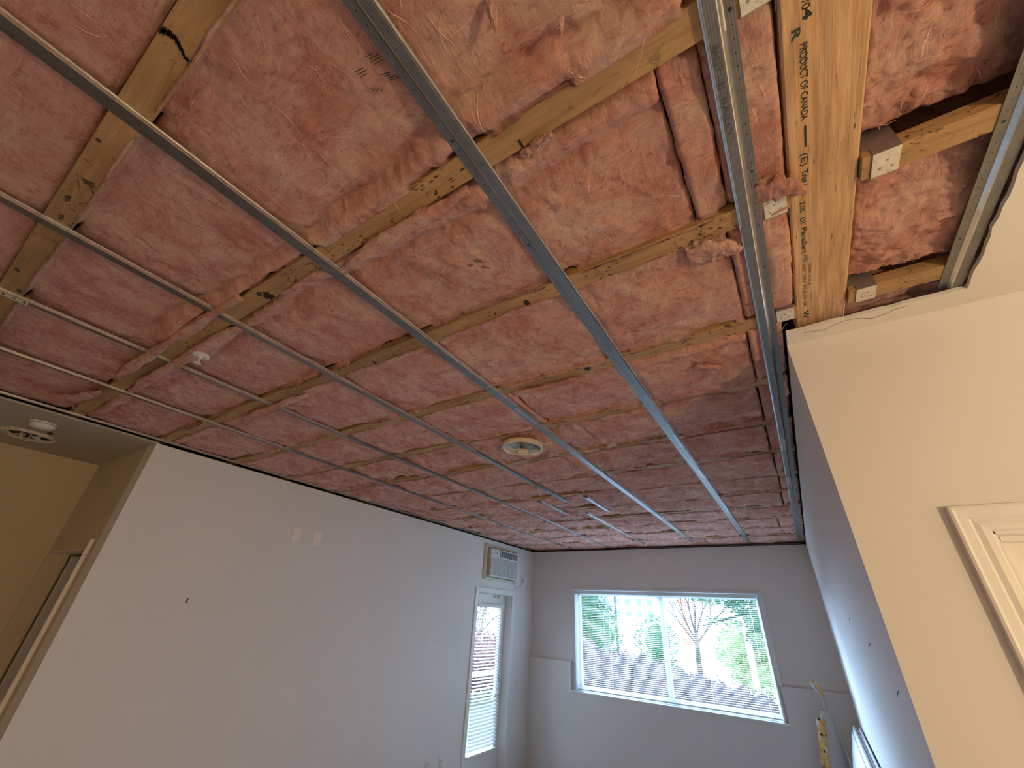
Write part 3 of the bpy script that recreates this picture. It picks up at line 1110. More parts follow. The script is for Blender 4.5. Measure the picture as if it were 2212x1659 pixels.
# hangers ---------------------------------------------------------------------------
def hanger(y, side, lab, w_=0.068, ln=0.052):
    x0 = 0.207 - 0.008 if side < 0 else 0.349 + 0.022
    x1 = x0 + side * ln
    h = thing('joist_hanger', lab, 'joist hanger', ((x0 + x1) / 2, y, ZJ - 0.002), 'metal joist hangers along the beam')
    m = MB().box(x0, x1, y - w_ / 2, y + w_ / 2, ZJ - 0.0035, ZJ - 0.0015)
    sp_ = obj('seat_plate', m, M['hanger'], h, bevel=0.0008)
    for sg in (-1, 1):
        yy_ = y + sg * (w_ / 2 - 0.0005)
        m = MB().box(x0, x1, yy_, yy_ + sg * 0.0016, ZJ - 0.0035, ZJ + 0.10)
        obj('side_plate', m, M['galv_dark'], h)
    for sg in (-1, 1):
        m = MB()
        yy_ = y + sg * (w_ / 2)
        xb_ = 0.2065 if side < 0 else 0.3495
        m.box(x0, xb_, yy_, yy_ + sg * 0.0016, ZJ + 0.02, ZJ + 0.15)
        m.box(xb_, xb_ + side * 0.0016, yy_, yy_ + sg * 0.035, ZJ + 0.02, ZJ + 0.15)
        obj('face_flange', m, M['galv_dark'], h)
    for (a, b2) in ((0.3, 0.2), (0.55, -0.1), (0.75, 0.25)):
        m = MB().lathe([(0.003, 0), (0.003, 0.0006), (0.001, 0.0008)], (x0 + side * ln * a, y + w_ * b2 * 0.9, ZJ - 0.0035), (0, 0, -1), 10)
        obj('nail_head', m, M['galv_dark'], sp_)


hanger(0.420, -1, 'metal joist hanger left of the beam at the top picture edge')
hanger(0.922, -1, 'metal joist hanger left of the beam, under a hanging pink flap')
hanger(1.428, -1, 'metal joist hanger left of the beam, lowest beside the wall strip')
hanger(0.918, 1, 'large metal joist hanger right of the beam, upper one')
hanger(1.430, 1, 'metal joist hanger right of the beam, lower one near the wall')


# ------------------------------------------------------------------ steel channels
def channel(x, y0, y1, lab, flip=1, wid=1.0, holes=True, text=None, dz=0.0, tags=None, splice=None):
    """hat-shaped resilient channel; flip=1 puts the screw flange on the -X side"""
    f = flip
    t = 0.0009
    ln = [(-0.0330, ZF), (-0.0150, ZF), (-0.0120, ZF - 0.001), (-0.0060, ZC + 0.002), (-0.0035, ZC), (0.0180, ZC), (0.0195, ZC + 0.0005), (0.0205, ZC + 0.0105), (0.0235, ZC + 0.0112)]
    ln = [(x + f * a * wid, z + dz) for a, z in ln]
    prof = ln + [(a, z + t) for a, z in reversed(ln)]
    c = thing('steel_channel', lab, 'metal channel', (x, (y0 + y1) / 2, ZC), 'steel ceiling channels')
    ph = random.uniform(0, 6)
    wob = lambda tt: (0.0022 * math.sin(tt * 1.1 + ph), 0.0006 * math.sin(tt * 3 + ph))
    m = MB().sweep(prof, y0, y1, 'y', max(2, int((y1 - y0) / 0.12)), wob)
    hp = obj('hat_profile', m, [(M['galv_left'] if f > 0 else M['galv_right']) if holes else M['galv'], M['galv_lip']], c)
    for p_ in hp.data.polygons:
        cx_ = (p_.center.x + c.location.x - c.location.x) * f
        if cx_ > 0.0188 * wid or (cx_ < -0.0028 * wid and cx_ > -0.0125 * wid):
            p_.material_index = 1
    for ys in (splice or []):
        lp = [(a + (0 if 0 < i < 8 else 0), z - 0.0012) for i, (a, z) in enumerate(ln[4:8])]
        pf = lp + [(a, z + t) for a, z in reversed(lp)]
        m = MB().sweep(pf, ys, ys + 0.22, 'y', 2, wob)
        obj('lap_joint', m, M['galv_dark'], c)
    if text:
        for (s_, yt, ye) in text:
            me = text_mesh(s_, 0.017, overhead(0, 0, 0), 0.0001)
            a = np.empty(len(me.vertices) * 3)
            me.vertices.foreach_get('co', a)
            a = a.reshape(-1, 3)
            ln_ = a[:, 1].max() - a[:, 1].min()
            a[:, 1] = (a[:, 1] - a[:, 1].min()) * (ye - yt) / ln_ + yt
            a[:, 0] += (x + 0.000 if f > 0 else x - 0.0145) + wob(yt)[0]
            a[:, 2] += ZC + dz - 0.0007
            me.vertices.foreach_set('co', a.ravel())
            me.update()
            link('embossed_text', me, M['galv_emboss'], c)
    return c


M['galv_emboss'] = galv('embossed_steel', (0.16, 0.16, 0.16), 0.5)
channel(0.1085, -1.1, 6.22, 'steel channel just left of the printed beam, embossed lettering', -1, 1.0, True, [('BAILEY', 0.575, 0.665), ('BAILEY 1182', 0.47, 0.555)], splice=[2.62, 3.4])
channel(-0.432, -1.1, 6.06, 'steel channel from the top centre edge, second left of the beam', 1, 1.0, True, [('BAIL', 1.27, 1.32)], splice=[2.3, 3.0, 4.2])
channel(-1.073, -1.1, 5.98, 'steel channel passing right of the bulb fixture', 1, 1.0, False, splice=[1.60, 2.45])
channel(-1.690, -1.1, 3.51, 'steel channel left of the bulb fixture, cut off short', 1, 1.0, False)
channel(-2.310, -1.1, 6.10, 'steel channel passing left of the sprinkler head, starting by the white fragment', 1, 1.0, False)
channel(-2.945, -1.1, 5.95, 'steel channel second from the left wall', 1, 1.0, False, splice=[3.9])
channel(-3.668, -1.1, 6.2, 'steel channel hugging the top of the left wall', 1, 0.7, False)
channel(-1.940, 3.43, 4.02, 'short loose steel channel piece beside the cut-off channel', 1, 0.8, False)
channel(-1.465, 3.44, 4.01, 'short bright steel channel piece nearer the wide window', 1, 0.9, False)
channel(-1.713, 4.03, 5.98, 'steel channel continuing to the far wall after the cut-off channel', 1, 0.9, False)
channel(0.617, -1.1, 1.512, 'steel channel beside the cut edge of the right drywall ceiling', 1, 1.0, True)
# wall angle at the far wall
m = MB()
m.box(XL + 0.02, XR - 0.02, YFAR - 0.002, YFAR + 0.03, ZD + 0.002, ZD + 0.004)
m.box(-2.2, XR - 0.05, YFAR - 0.03, YFAR - 0.002, ZC - 0.002, ZC)
tag(obj('wall_angle', m, M['galv_dark']), 'thin dark steel angle along the top of the far wall', 'metal angle')


# ------------------------------------------------------------------ insulation batts
CHX = [(0.1085, 1), (-0.432, 1), (-1.073, 1), (-1.690, 1), (-2.310, 1), (-2.945, 1), (-3.668, 1)]


def sm(a, b, x):
    t = np.clip((x - a) / (b - a), 0, 1)
    return t * t * (3 - 2 * t)


def batt(x0, x1, ya, yb, res, lab, group, z0=0.992, sag=0.012, lip=(0.3, 0.3), ov=(0.004, 0.004), ovn=(0.012, 0.012), seed=0,
         rough=1.0, xend=(0.0, 0.0), fibres=0, chx=CHX, tear=None, tilt=0.0):
    nx = max(6, int((x1 - x0) / res))
    ny = max(8, int((yb - ya) / res))
    u = np.linspace(0, 1, nx)
    v = np.linspace(0, 1, ny)
    U, V = np.meshgrid(u, v, indexing='ij')
    xs = x0 + (x1 - x0) * U
    # ragged ends
    e0 = 0.005 * fbm(V * 9, V * 0 + seed, 1, 3, seed + 3)
    e1 = 0.005 * fbm(V * 9, V * 0 + seed, 1, 3, seed + 4)
    xs = xs + e0 * (1 - U) ** 6 + e1 * U ** 6
    pr = np.ones_like(xs)
    for (cx_, _) in chx:
        pr = np.minimum(pr, sm(0.028, 0.075, np.abs(xs - cx_)))
    o0 = ov[0] + ovn[0] * 2.0 * fbm(xs, xs * 0 + seed * 1.7, 3.2, 5, seed + 5, 0.6)
    o1 = ov[1] + ovn[1] * 2.0 * fbm(xs, xs * 0 + seed * 2.3, 3.2, 5, seed + 6, 0.6)
    o0 = np.where(pr < 1, np.minimum(o0, -0.004) * (1 - pr) + o0 * pr, o0)
    o1 = np.where(pr < 1, np.minimum(o1, -0.004) * (1 - pr) + o1 * pr, o1)
    o0 = np.clip(o0, -0.03, 0.034)
    o1 = np.clip(o1, -0.03, 0.034)
    Y0 = ya - o0
    Y1 = yb + o1
    ys = Y0 + (Y1 - Y0) * V
    d0 = ys - Y0
    d1 = Y1 - ys
    wx = xs + 0.03 * fbm(xs, ys, 7, 3, seed + 40)
    wy = ys + 0.03 * fbm(xs, ys, 7, 3, seed + 41)
    z = z0 - sag * np.sin(math.pi * V) + tilt * (V - 0.5)
    z = z + rough * (0.016 * fbm(wx, wy, 3.0, 3, seed) + 0.0085 * fbm(wx, wy, 12, 5, seed + 1, 0.62))
    z = z + rough * (0.0016 * ridged(wx, wy * 1.3, 22, 3, seed + 2) + 0.0055 * fbm(wx, wy, 36, 4, seed + 12, 0.65))
    z = z - rough * 0.006 * np.maximum(0, fbm(wx * 0.6, wy, 30, 3, seed + 8)) 
    # rolled edge lips with a crease behind them
    for (d, a, sd) in ((d0, lip[0], 21), (d1, lip[1], 22)):
        mk = np.clip(0.55 + 1.5 * fbm(xs, xs * 0 + seed, 1.6, 3, seed + sd), 0, 1)
        wl = 0.045 + 0.025 * fbm(xs, xs * 0, 2.4, 2, seed + sd + 3)
        z = z - a * 0.034 * mk * np.exp(-((d - wl * 0.55) / (wl * 0.62)) ** 2)
        z = z + a * 0.016 * mk * np.exp(-((d - wl * 1.55) / 0.012) ** 2)
        z = z - a * rough * 0.007 * mk * np.exp(-(d / 0.06) ** 2) * fbm(wx, wy * 1.5, 30, 4, seed + sd, 0.65)
    # round the four edges
    for d in (d0, d1):
        z = z + 0.016 * np.clip(1 - d / 0.014, 0, 1) ** 2
    dxa = (xs - x0)
    dxb = (x1 - xs)
    for d in (dxa, dxb):
        z = z + 0.014 * np.clip(1 - d / 0.010, 0, 1) ** 2
    z = z - xend[0] * np.exp(-(dxa / 0.05) ** 2) - xend[1] * np.exp(-(dxb / 0.05) ** 2)
    # nothing sinks below the drywall line, steel channels hold the batt up, joists carry the overlap
    lim = np.full_like(z, 0.936)
    for (cx_, _) in chx:
        lim = np.maximum(lim, 0.9755 - np.clip(np.abs(xs - cx_) - 0.030, 0, 1) * 0.75)
    if tear is not None:
        z = z + tear(xs, ys)
    z = np.where(z < lim, lim + 0.10 * (z - lim) * 0, z)
    onj = np.maximum(sm(-0.004, 0.004, ya - ys), sm(-0.004, 0.004, ys - yb))
    cap = ZJ - 0.0035 - 0.006 * np.clip(0.5 + fbm(xs, ys, 12, 2, seed + 9), 0, 1)
    z = np.where(onj > 0, np.minimum(z, cap * onj + z * (1 - onj)), z)
    nb = nx * ny
    P = np.stack([xs, ys, z], -1).reshape(-1, 3)
    # skirt loops
    idx = np.arange(nb).reshape(nx, ny)
    loop = np.concatenate([idx[:, 0], idx[-1, 1:], idx[-2::-1, -1], idx[0, -2:0:-1]])
    cxm, cym = (x0 + x1) / 2, (ya + yb) / 2
    L = P[loop].copy()
    k1 = L.copy()
    k1[:, 2] = np.maximum(k1[:, 2], 0) + 0.03
    k2 = L.copy()
    k2[:, 2] = z0 + 0.14
    for kk, ins in ((k1, 0.002), (k2, 0.012)):
        kk[:, 0] += np.sign(cxm - kk[:, 0]) * ins
        kk[:, 1] += np.sign(cym - kk[:, 1]) * ins
        kk[:, 1] = np.clip(kk[:, 1], ya + 0.001, yb - 0.001)
    P = np.concatenate([P, k1, k2])
    nl = len(loop)
    a = idx[:-1, :-1].ravel()
    b = idx[1:, :-1].ravel()
    c = idx[1:, 1:].ravel()
    d = idx[:-1, 1:].ravel()
    F = [np.stack([a, d, c, b], 1)]
    l0 = loop
    l1 = nb + np.arange(nl)
    l2 = nb + nl + np.arange(nl)
    for q0, q1 in ((l0, l1), (l1, l2)):
        F.append(np.stack([q0, np.roll(q0, -1), np.roll(q1, -1), q1], 1))
    F = np.concatenate(F)
    me = bpy.data.meshes.new('insulation_batt')
    me.vertices.add(len(P))
    me.vertices.foreach_set('co', P.ravel())
    nf = len(F)
    me.loops.add(nf * 4)
    me.loops.foreach_set('vertex_index', F.ravel().astype(np.int32))
    me.polygons.add(nf)
    me.polygons.foreach_set('loop_start', np.arange(0, nf * 4, 4, dtype=np.int32))
    me.polygons.foreach_set('use_smooth', np.ones(nf, dtype=bool))
    me.update(calc_edges=True)
    me.validate()
    o = link('insulation_batt', me, M['pink'], None, origin=(cxm, cym, z0))
    tag(o, lab, 'insulation batt', group)
    if fibres:
        rs = np.random.RandomState(seed + 100)
        for mat, frac in ((M['fibre'], 0.5), (M['fibre2'], 0.5)):
            fm = MB()
            for q in range(int(fibres * frac)):
                i = rs.randint(3, nx - 3)
                j = rs.randint(3, ny - 3)
                p = np.array([xs[i, j], ys[i, j]])
                ang = rs.uniform(0, 6.28)
                ln_ = rs.uniform(0.02, 0.085)
                cur = rs.uniform(-14, 14)
                st = 7
                wd = rs.uniform(0.0003, 0.0006)
                pts = []
                for t in range(st):
                    ii = int(np.clip((p[0] - x0) / (x1 - x0) * (nx - 1), 0, nx - 1))
                    jj = int(np.clip((p[1] - ya) / (yb - ya) * (ny - 1), 0, ny - 1))
                    pts.append((p[0], p[1], float(z[ii, jj]) - 0.0012 - 0.004 * abs(math.sin(3.14 * t / (st - 1))) * rs.uniform(0.2, 1)))
                    p = p + np.array([math.cos(ang), math.sin(ang)]) * ln_ / (st - 1)
                    ang += cur * ln_ / (st - 1) + rs.uniform(-0.2, 0.2)
                fm.tube(pts, [wd * (0.4 + 0.6 * math.sin(3.14 * (t + 0.5) / st)) for t in range(st)], 3, False)
            fo = obj('loose_fibres', fm, mat, o)
            fo['kind'] = 'stuff'
    return o


def jy(i):
    return JY[i] + JW / 2, JY[i + 1] - JW / 2


BG = 'pink insulation batts between the joists'
ends = 0.202
bays = [
    # bay, list of (x0,x1), res, kwargs
    (0, [(XL, 0.2)], 0.03, dict(rough=0.8)),
    (1, [(XL, ends)], 0.010, dict(rough=0.28, lip=(0.1, 0.0), ov=(0, -0.002), ovn=(0.004, 0.001), z0=0.986, sag=0.004, fibres=40)),
    (2, [(XL, 0.06), (0.063, ends)], 0.0062, dict(rough=0.55, lip=(0.0, 1.15), ov=(0.008, -0.003), ovn=(0.004, 0.016), z0=1.000, sag=0.012, fibres=260)),
    (3, [(XL, -0.012), (-0.010, 0.070), (0.073, ends)], 0.0062, dict(rough=0.70, lip=(0.95, 0.15), ov=(-0.006, 0.002), ovn=(0.012, 0.004), z0=0.998, sag=0.014, fibres=240)),
    (4, [(XL, 0.052), (0.054, 0.128), (0.130, ends)], 0.0066, dict(rough=0.75, lip=(0.55, 0.35), ov=(0.004, 0.004), ovn=(0.010, 0.014), z0=0.990, sag=0.014, fibres=120)),
    (5, [(XL, -1.02), (-1.018, 0.045), (0.048, 0.16)], 0.0085, dict(rough=1.1, lip=(0.6, 0.35), ov=(0.008, 0.008), ovn=(0.016, 0.016), z0=0.984, sag=0.016, fibres=40)),
    (6, [(XL, -1.62), (-1.612, -0.86), (-0.852, 0.035), (0.043, 0.16)], 0.010, dict(rough=1.9, lip=(0.4, 0.4), ov=(0.018, 0.016), ovn=(0.026, 0.026), z0=0.990, sag=0.026)),
    (7, [(XL, -1.20), (-1.192, 0.030), (0.038, 0.16)], 0.011, dict(rough=1.9, lip=(0.4, 0.4), ov=(0.018, 0.016), ovn=(0.026, 0.026), z0=0.988, sag=0.026)),
    (8, [(XL, -2.3), (-2.292, 0.035), (0.043, 0.16)], 0.012, dict(rough=1.9, lip=(0.4, 0.4), ov=(0.018, 0.016), ovn=(0.026, 0.026), z0=0.988, sag=0.026)),
    (9, [(XL, -1.5), (-1.492, 0.040), (0.048, 0.16)], 0.013, dict(rough=1.9, lip=(0.4, 0.4), ov=(0.018, 0.016), ovn=(0.026, 0.026), z0=0.987, sag=0.026)),
    (10, [(XL, -2.0), (-1.992, 0.030), (0.038, 0.16)], 0.014, dict(rough=1.9, lip=(0.4, 0.4), ov=(0.018, 0.016), ovn=(0.026, 0.026), z0=0.987, sag=0.026)),
    (11, [(XL, -1.1), (-1.092, 0.16)], 0.015, dict(rough=1.9, lip=(0.4, 0.4), ov=(0.018, 0.016), ovn=(0.026, 0.026), z0=0.986, sag=0.026)),
    (12, [(XL, -2.4), (-2.392, -0.05), (-0.042, 0.16)], 0.015, dict(rough=1.9, lip=(0.4, 0.4), ov=(0.018, 0.016), ovn=(0.026, 0.026), z0=0.986, sag=0.026)),
    (13, [(XL, -1.8), (-1.792, 0.16)], 0.015, dict(rough=1.9, lip=(0.4, 0.4), ov=(0.018, 0.016), ovn=(0.026, 0.026), z0=0.986, sag=0.026)),
    (14, [(XL, -0.9), (-0.892, 0.16)], 0.015, dict(rough=1.9, lip=(0.3, 0.3), ov=(0.018, 0.016), ovn=(0.026, 0.026), z0=0.986, sag=0.026)),
]
BAYNAME = {0: 'above the viewer', 1: 'in the top left corner of the picture', 2: 'above the wide joist at top centre', 3: 'just below the wide joist, left of the beam',
           4: 'reaching the middle hanger left of the beam', 5: 'in the bay ending at the warm wall corner'}
POS = {1: ['single'], 2: ['left', 'right'], 3: ['left', 'middle', 'right'], 4: ['left', 'second', 'third', 'right']}
batts = {}
for (bi, segs_, res, kw) in bays:
    ya, yb = jy(bi)
    for k, (xa, xb) in enumerate(segs_):
        where = BAYNAME.get(bi, 'in the %s bay beyond the warm wall corner' % ORD[bi - 6])
        p = POS[len(segs_)][k]
        lab = ('pink insulation batt %s' % where) if p == 'single' else ('pink insulation batt %s, %s piece' % (where, p))
        kk = dict(kw)
        small = (xb - xa) < 0.25
        if bi in (9, 10):
            kk['chx'] = CHX + [(-1.940, 1), (-1.465, 1), (-1.713, 1)]
        if small:
            kk['fibres'] = 8 if bi < 6 and 'fibres' in kw else 0
            kk['z0'] = kw.get('z0', 0.99) - 0.004
            kk['sag'] = 0.016
            kk['lip'] = (0.1, 0.1)
            kk['ovn'] = (0.008, 0.008)
            kk['xend'] = (0.006, 0.004)
        batts[(bi, k)] = batt(xa, xb, ya, yb, min(res, 0.008) if small and bi < 8 else res, lab, BG, seed=bi * 13 + k * 5 + 2, **kk)
# last strip against the far wall
batt(XL, 0.16, JY[15] + JW / 2, 6.47, 0.02, 'pink insulation strip against the far wall top', BG, seed=300, z0=0.985, sag=0.0, rough=0.8, ovn=(0.01, 0.0), ov=(0.005, 0))
# right of the beam
RG = 'pink insulation batts right of the beam'
batt(0.352, 0.90, 0.473, 0.885, 0.006, 'large pink batt right of the beam at the top right corner', RG, z0=1.035, sag=0.020, rough=1.7, lip=(0, 0), ov=(-0.003, -0.006), ovn=(0.002, 0.008), seed=401, chx=[], tilt=0.02, fibres=50)
batt(0.352, 0.90, 0.951, 1.397, 0.006, 'pink batt right of the beam between the two hangers', RG, z0=1.020, sag=0.022, rough=1.7, lip=(0.3, 0), ov=(-0.003, -0.006), ovn=(0.003, 0.008), seed=402, chx=[], fibres=40)
batt(0.352, 0.90, 1.463, 1.60, 0.007, 'small strip of pink batt right of the beam beside the wall strip', RG, z0=1.030, sag=0.012, rough=1.2, lip=(0, 0), ov=(-0.002, 0), ovn=(0.002, 0), seed=403, chx=[])
batt(0.352, 0.90, -0.03, 0.407, 0.012, 'pink batt right of the beam above the picture edge', RG, z0=1.03, sag=0.02, rough=1.6, lip=(0, 0), ov=(-0.003, -0.003), ovn=(0.002, 0.002), seed=404, chx=[])


# torn flaps and tufts ---------------------------------------------------------------
def flap(parent, pts, widths, thick, seed, nm='torn_flap'):
    """soft ragged tongue of fibre along a 3D path"""
    n = 64
    pts = [Vector(p) for p in pts]
    P = []
    for i in range(n):
        t = i / (n - 1) * (len(pts) - 1)
        k = min(int(t), len(pts) - 2)
        f_ = t - k
        a = pts[max(k - 1, 0)]
        b_, c_ = pts[k], pts[k + 1]
        d_ = pts[min(k + 2, len(pts) - 1)]
        P.append(0.5 * ((2 * b_) + (c_ - a) * f_ + (2 * a - 5 * b_ + 4 * c_ - d_) * f_ ** 2 + (3 * b_ - a - 3 * c_ + d_) * f_ ** 3))
    W = np.interp(np.linspace(0, 1, n), np.linspace(0, 1, len(widths)), widths)
    seg = 28
    rs = np.random.RandomState(seed)
    vs_ = []
    for i, p in enumerate(P):
        d_ = (P[min(i + 1, n - 1)] - P[max(i - 1, 0)]).normalized()
        side = d_.cross(Vector((0, 0, 1)))
        side = side.normalized() if side.length > 0.05 else Vector((1, 0, 0))
        up = side.cross(d_)
        for k in range(seg):
            a = 2 * math.pi * k / seg
            nn = 1 + 0.9 * float(vnoise(np.array([i * 0.16 + seed]), np.array([k * 0.5]), seed)[0]) + 0.34 * float(vnoise(np.array([i * 0.55 + seed]), np.array([k * 1.1]), seed + 3)[0]) + rs.uniform(-0.035, 0.035)
            r = W[i] * nn
            vs_.append(p + side * math.cos(a) * r + up * math.sin(a) * min(thick, W[i]) * nn)
    fs = []
    for i in range(n - 1):
        for k in range(seg):
            k2 = (k + 1) % seg
            fs.append((i * seg + k, i * seg + k2, (i + 1) * seg + k2, (i + 1) * seg + k))
    fs += [tuple(range(seg)), tuple((n - 1) * seg + k for k in range(seg))]
    return obj(nm, MB().add(vs_, fs), M['pink'], parent, smooth=True)


flap(batts[(3, 0)], [(-0.33, 0.468, 0.972), (-0.295, 0.462, 0.962), (-0.262, 0.453, 0.957), (-0.240, 0.446, 0.952)], [0.010, 0.013, 0.011, 0.004], 0.006, 3)
flap(batts[(3, 2)], [(0.12, 0.862, 0.985), (0.165, 0.858, 0.966), (0.205, 0.872, 0.958), (0.238, 0.902, 0.952)], [0.030, 0.032, 0.022, 0.004], 0.008, 5)
flap(batts[(4, 0)], [(-0.06, 0.985, 0.975), (0.00, 0.985, 0.962), (0.045, 0.998, 0.955), (0.082, 1.010, 0.950)], [0.034, 0.040, 0.026, 0.003], 0.010, 7)
flap(batts[(2, 0)], [(-0.232, 0.190, 0.985), (-0.236, 0.205, 0.968), (-0.240, 0.220, 0.958), (-0.245, 0.232, 0.950)], [0.007, 0.009, 0.005, 0.0008], 0.006, 9, 'hanging_tuft')
flap(batts[(2, 0)], [(-0.135, 0.285, 0.985), (-0.140, 0.295, 0.970), (-0.145, 0.305, 0.962)], [0.005, 0.005, 0.001], 0.004, 10, 'hanging_tuft')
flap(batts[(5, 1)], [(-0.985, 1.470, 0.972), (-0.88, 1.478, 0.962), (-0.76, 1.476, 0.960), (-0.66, 1.476, 0.956), (-0.60, 1.480, 0.958)], [0.012, 0.022, 0.014, 0.018, 0.006], 0.008, 12)
flap(batts[(3, 0)], [(-1.05, 0.49, 0.975), (-0.95, 0.475, 0.962), (-0.80, 0.470, 0.960), (-0.62, 0.468, 0.962), (-0.5, 0.47, 0.972)], [0.012, 0.020, 0.022, 0.020, 0.010], 0.010, 14)
flap(batts[(5, 1)], [(-0.20, 1.64, 0.975), (-0.15, 1.62, 0.958), (-0.10, 1.64, 0.955), (-0.07, 1.68, 0.965)], [0.010, 0.012, 0.012, 0.006], 0.008, 15)
flap(batts[(4, 0)], [(-2.7, 0.99, 0.975), (-2.5, 0.975, 0.96), (-2.2, 0.972, 0.962), (-2.0, 0.98, 0.97)], [0.012, 0.025, 0.022, 0.010], 0.010, 16)
flap(batts[(3, 0)], [(-2.9, 0.475, 0.972), (-2.6, 0.468, 0.960), (-2.3, 0.47, 0.960), (-1.9, 0.472, 0.962), (-1.7, 0.48, 0.972)], [0.012, 0.028, 0.018, 0.026, 0.010], 0.010, 17)
flap(batts[(2, 0)], [(-2.75, 0.375, 0.975), (-2.5, 0.372, 0.962), (-2.2, 0.368, 0.960), (-1.9, 0.372, 0.962), (-1.5, 0.376, 0.965)], [0.012, 0.026, 0.014, 0.022, 0.012], 0.010, 18)
flap(batts[(2, 0)], [(-3.45, 0.25, 0.975), (-3.3, 0.33, 0.955), (-3.15, 0.36, 0.952), (-3.05, 0.385, 0.962)], [0.012, 0.026, 0.024, 0.008], 0.010, 19)
# stamped print on two batts
for (bk, x, y, sz) in (((2, 0), -0.545, 0.135, 0.030), ((3, 0), -0.675, 0.682, 0.024)):
    mm = MB()
    rr = random.Random(3)
    zst = 0.9775 if bk[0] == 2 else 0.9755
    for (gx, gy, ax_, ay_) in ((0, 0, 1, 0.35), (1.35, -0.2, 1, 0.35), (0.15, 1.25, 0.35, 1), (1.5, 1.1, 0.9, 0.5)):
        for q in range(4):
            if rr.random() < 0.12:
                continue
            bx_ = x + gx * sz + q * sz * 0.20 * ay_
            by_ = y + gy * sz + q * sz * 0.20 * ax_
            l2 = sz * rr.uniform(0.5, 0.95)
            mm.tube([(bx_, by_, zst), (bx_ + ax_ * l2, by_ + ay_ * l2 * 0.6, zst)], [0.0008, 0.0011], 4)
    ob = batts[bk]
    dm = obj('stamped_print', mm, M['stain'], ob)
    dm.location.z += 0.0

# ------------------------------------------------------------------ fixtures on the ceiling
c = (-1.290, 2.045)
lf = thing('ceiling_light', 'cream round light fixture without a shade, clear bulbs showing', 'light fixture', (c[0], c[1], 0.905))
pan_ = obj('base_pan', MB().lathe([(0.0, 0.0), (0.124, 0.0), (0.131, -0.004), (0.131, -0.026), (0.122, -0.030), (0.117, -0.024), (0.115, -0.012), (0.0, -0.012)], (c[0], c[1], 0.948), (0, 0, 1), 48), plain('cream_enamel', (0.74, 0.56, 0.32), 0.4), lf, smooth=False)
obj('reflector', MB().lathe([(0.0, -0.0125), (0.115, -0.0125), (0.113, -0.0150), (0.0, -0.0145)], (c[0], c[1], 0.948), (0, 0, 1), 40), plain('dull_reflector', (0.34, 0.31, 0.27), 0.35, 0.6, 0.2, 30), lf)
for a0 in (0.3, 0.9, 2.4):
    obj('slot', MB().box(c[0] + 0.085 * math.cos(a0) - 0.012, c[0] + 0.085 * math.cos(a0) + 0.012, c[1] + 0.085 * math.sin(a0) - 0.005, c[1] + 0.085 * math.sin(a0) + 0.005, 0.9315, 0.9325), M['dark'], pan_)
ax = Vector((0.75, 0.6, 0)).normalized()
s0 = Vector((c[0], c[1], 0.902)) - ax * 0.028
obj('socket', MB().lathe([(0.019, 0), (0.021, 0.004), (0.021, 0.055), (0.019, 0.06)], s0, ax, 24), M['beige'], lf)
obj('socket_bracket', MB().box(c[0] - 0.012, c[0] + 0.012, c[1] - 0.010, c[1] + 0.010, 0.915, 0.935), M['galv_dark'], lf)
for sg in (-1, 1):
    st = Vector((c[0], c[1], 0.902)) + ax * (0.030 * sg)
    obj('bulb', MB().lathe([(0.013, 0), (0.014, 0.012), (0.024, 0.030), (0.030, 0.050), (0.028, 0.068), (0.018, 0.082), (0.0, 0.087)], st, ax * sg, 24), M['bulb'], lf, smooth=True)
m = MB()
for k in range(5):
    a0 = 0.6 + k * 1.1
    p0 = Vector((c[0] + 0.02 * math.cos(a0), c[1] + 0.02 * math.sin(a0), 0.93))
    p1 = p0 + Vector((0.06 * math.cos(a0), 0.05 * math.sin(a0), -0.004))
    m.tube([p0, (p0 + p1) / 2 + Vector((0, 0, -0.012)), p1], 0.0016, 6)
obj('wire', m, M['ink'], lf)
obj('mounting_box', MB().lathe([(0.052, 0), (0.052, 0.05), (0.0, 0.05)], (c[0], c[1] - 0.0, 0.9455), (0, 0, 1), 24), M['dark'], lf)

c = (-2.055, 0.488)
sp = thing('sprinkler_head', 'small white fire sprinkler with a round plate', 'sprinkler', (c[0], c[1], 0.90))
obj('escutcheon', MB().lathe([(0.012, 0.02), (0.022, 0.02), (0.022, 0.010), (0.033, 0.006), (0.034, 0.0), (0.026, -0.003), (0.012, -0.003)], (c[0], c[1], 0.945), (0, 0, 1), 32), M['plastic'], sp, smooth=False)
m = MB()
for sg in (-1, 1):
    m.tube([(c[0] + sg * 0.010, c[1], 0.943), (c[0] + sg * 0.0135, c[1], 0.928), (c[0] + sg * 0.010, c[1], 0.914), (c[0], c[1], 0.910)], 0.0028, 8)
m.lathe([(0.008, 0), (0.010, -0.006), (0.010, -0.012), (0.0, -0.014)], (c[0], c[1], 0.945), (0, 0, 1), 12)
obj('frame_arms', m, M['plastic'], sp)
obj('deflector', MB().lathe([(0.0, 0), (0.015, 0), (0.015, -0.0015), (0, -0.002)], (c[0], c[1], 0.909), (0, 0, 1), 16), M['plastic'], sp)
obj('glass_vial', MB().tube([(c[0], c[1], 0.932), (c[0], c[1], 0.911)], 0.0022, 8), M['orange'], sp)
obj('supply_pipe', MB().tube([(c[0], c[1], 0.95), (c[0], c[1], 1.1)], 0.011, 12), M['dark'], sp)

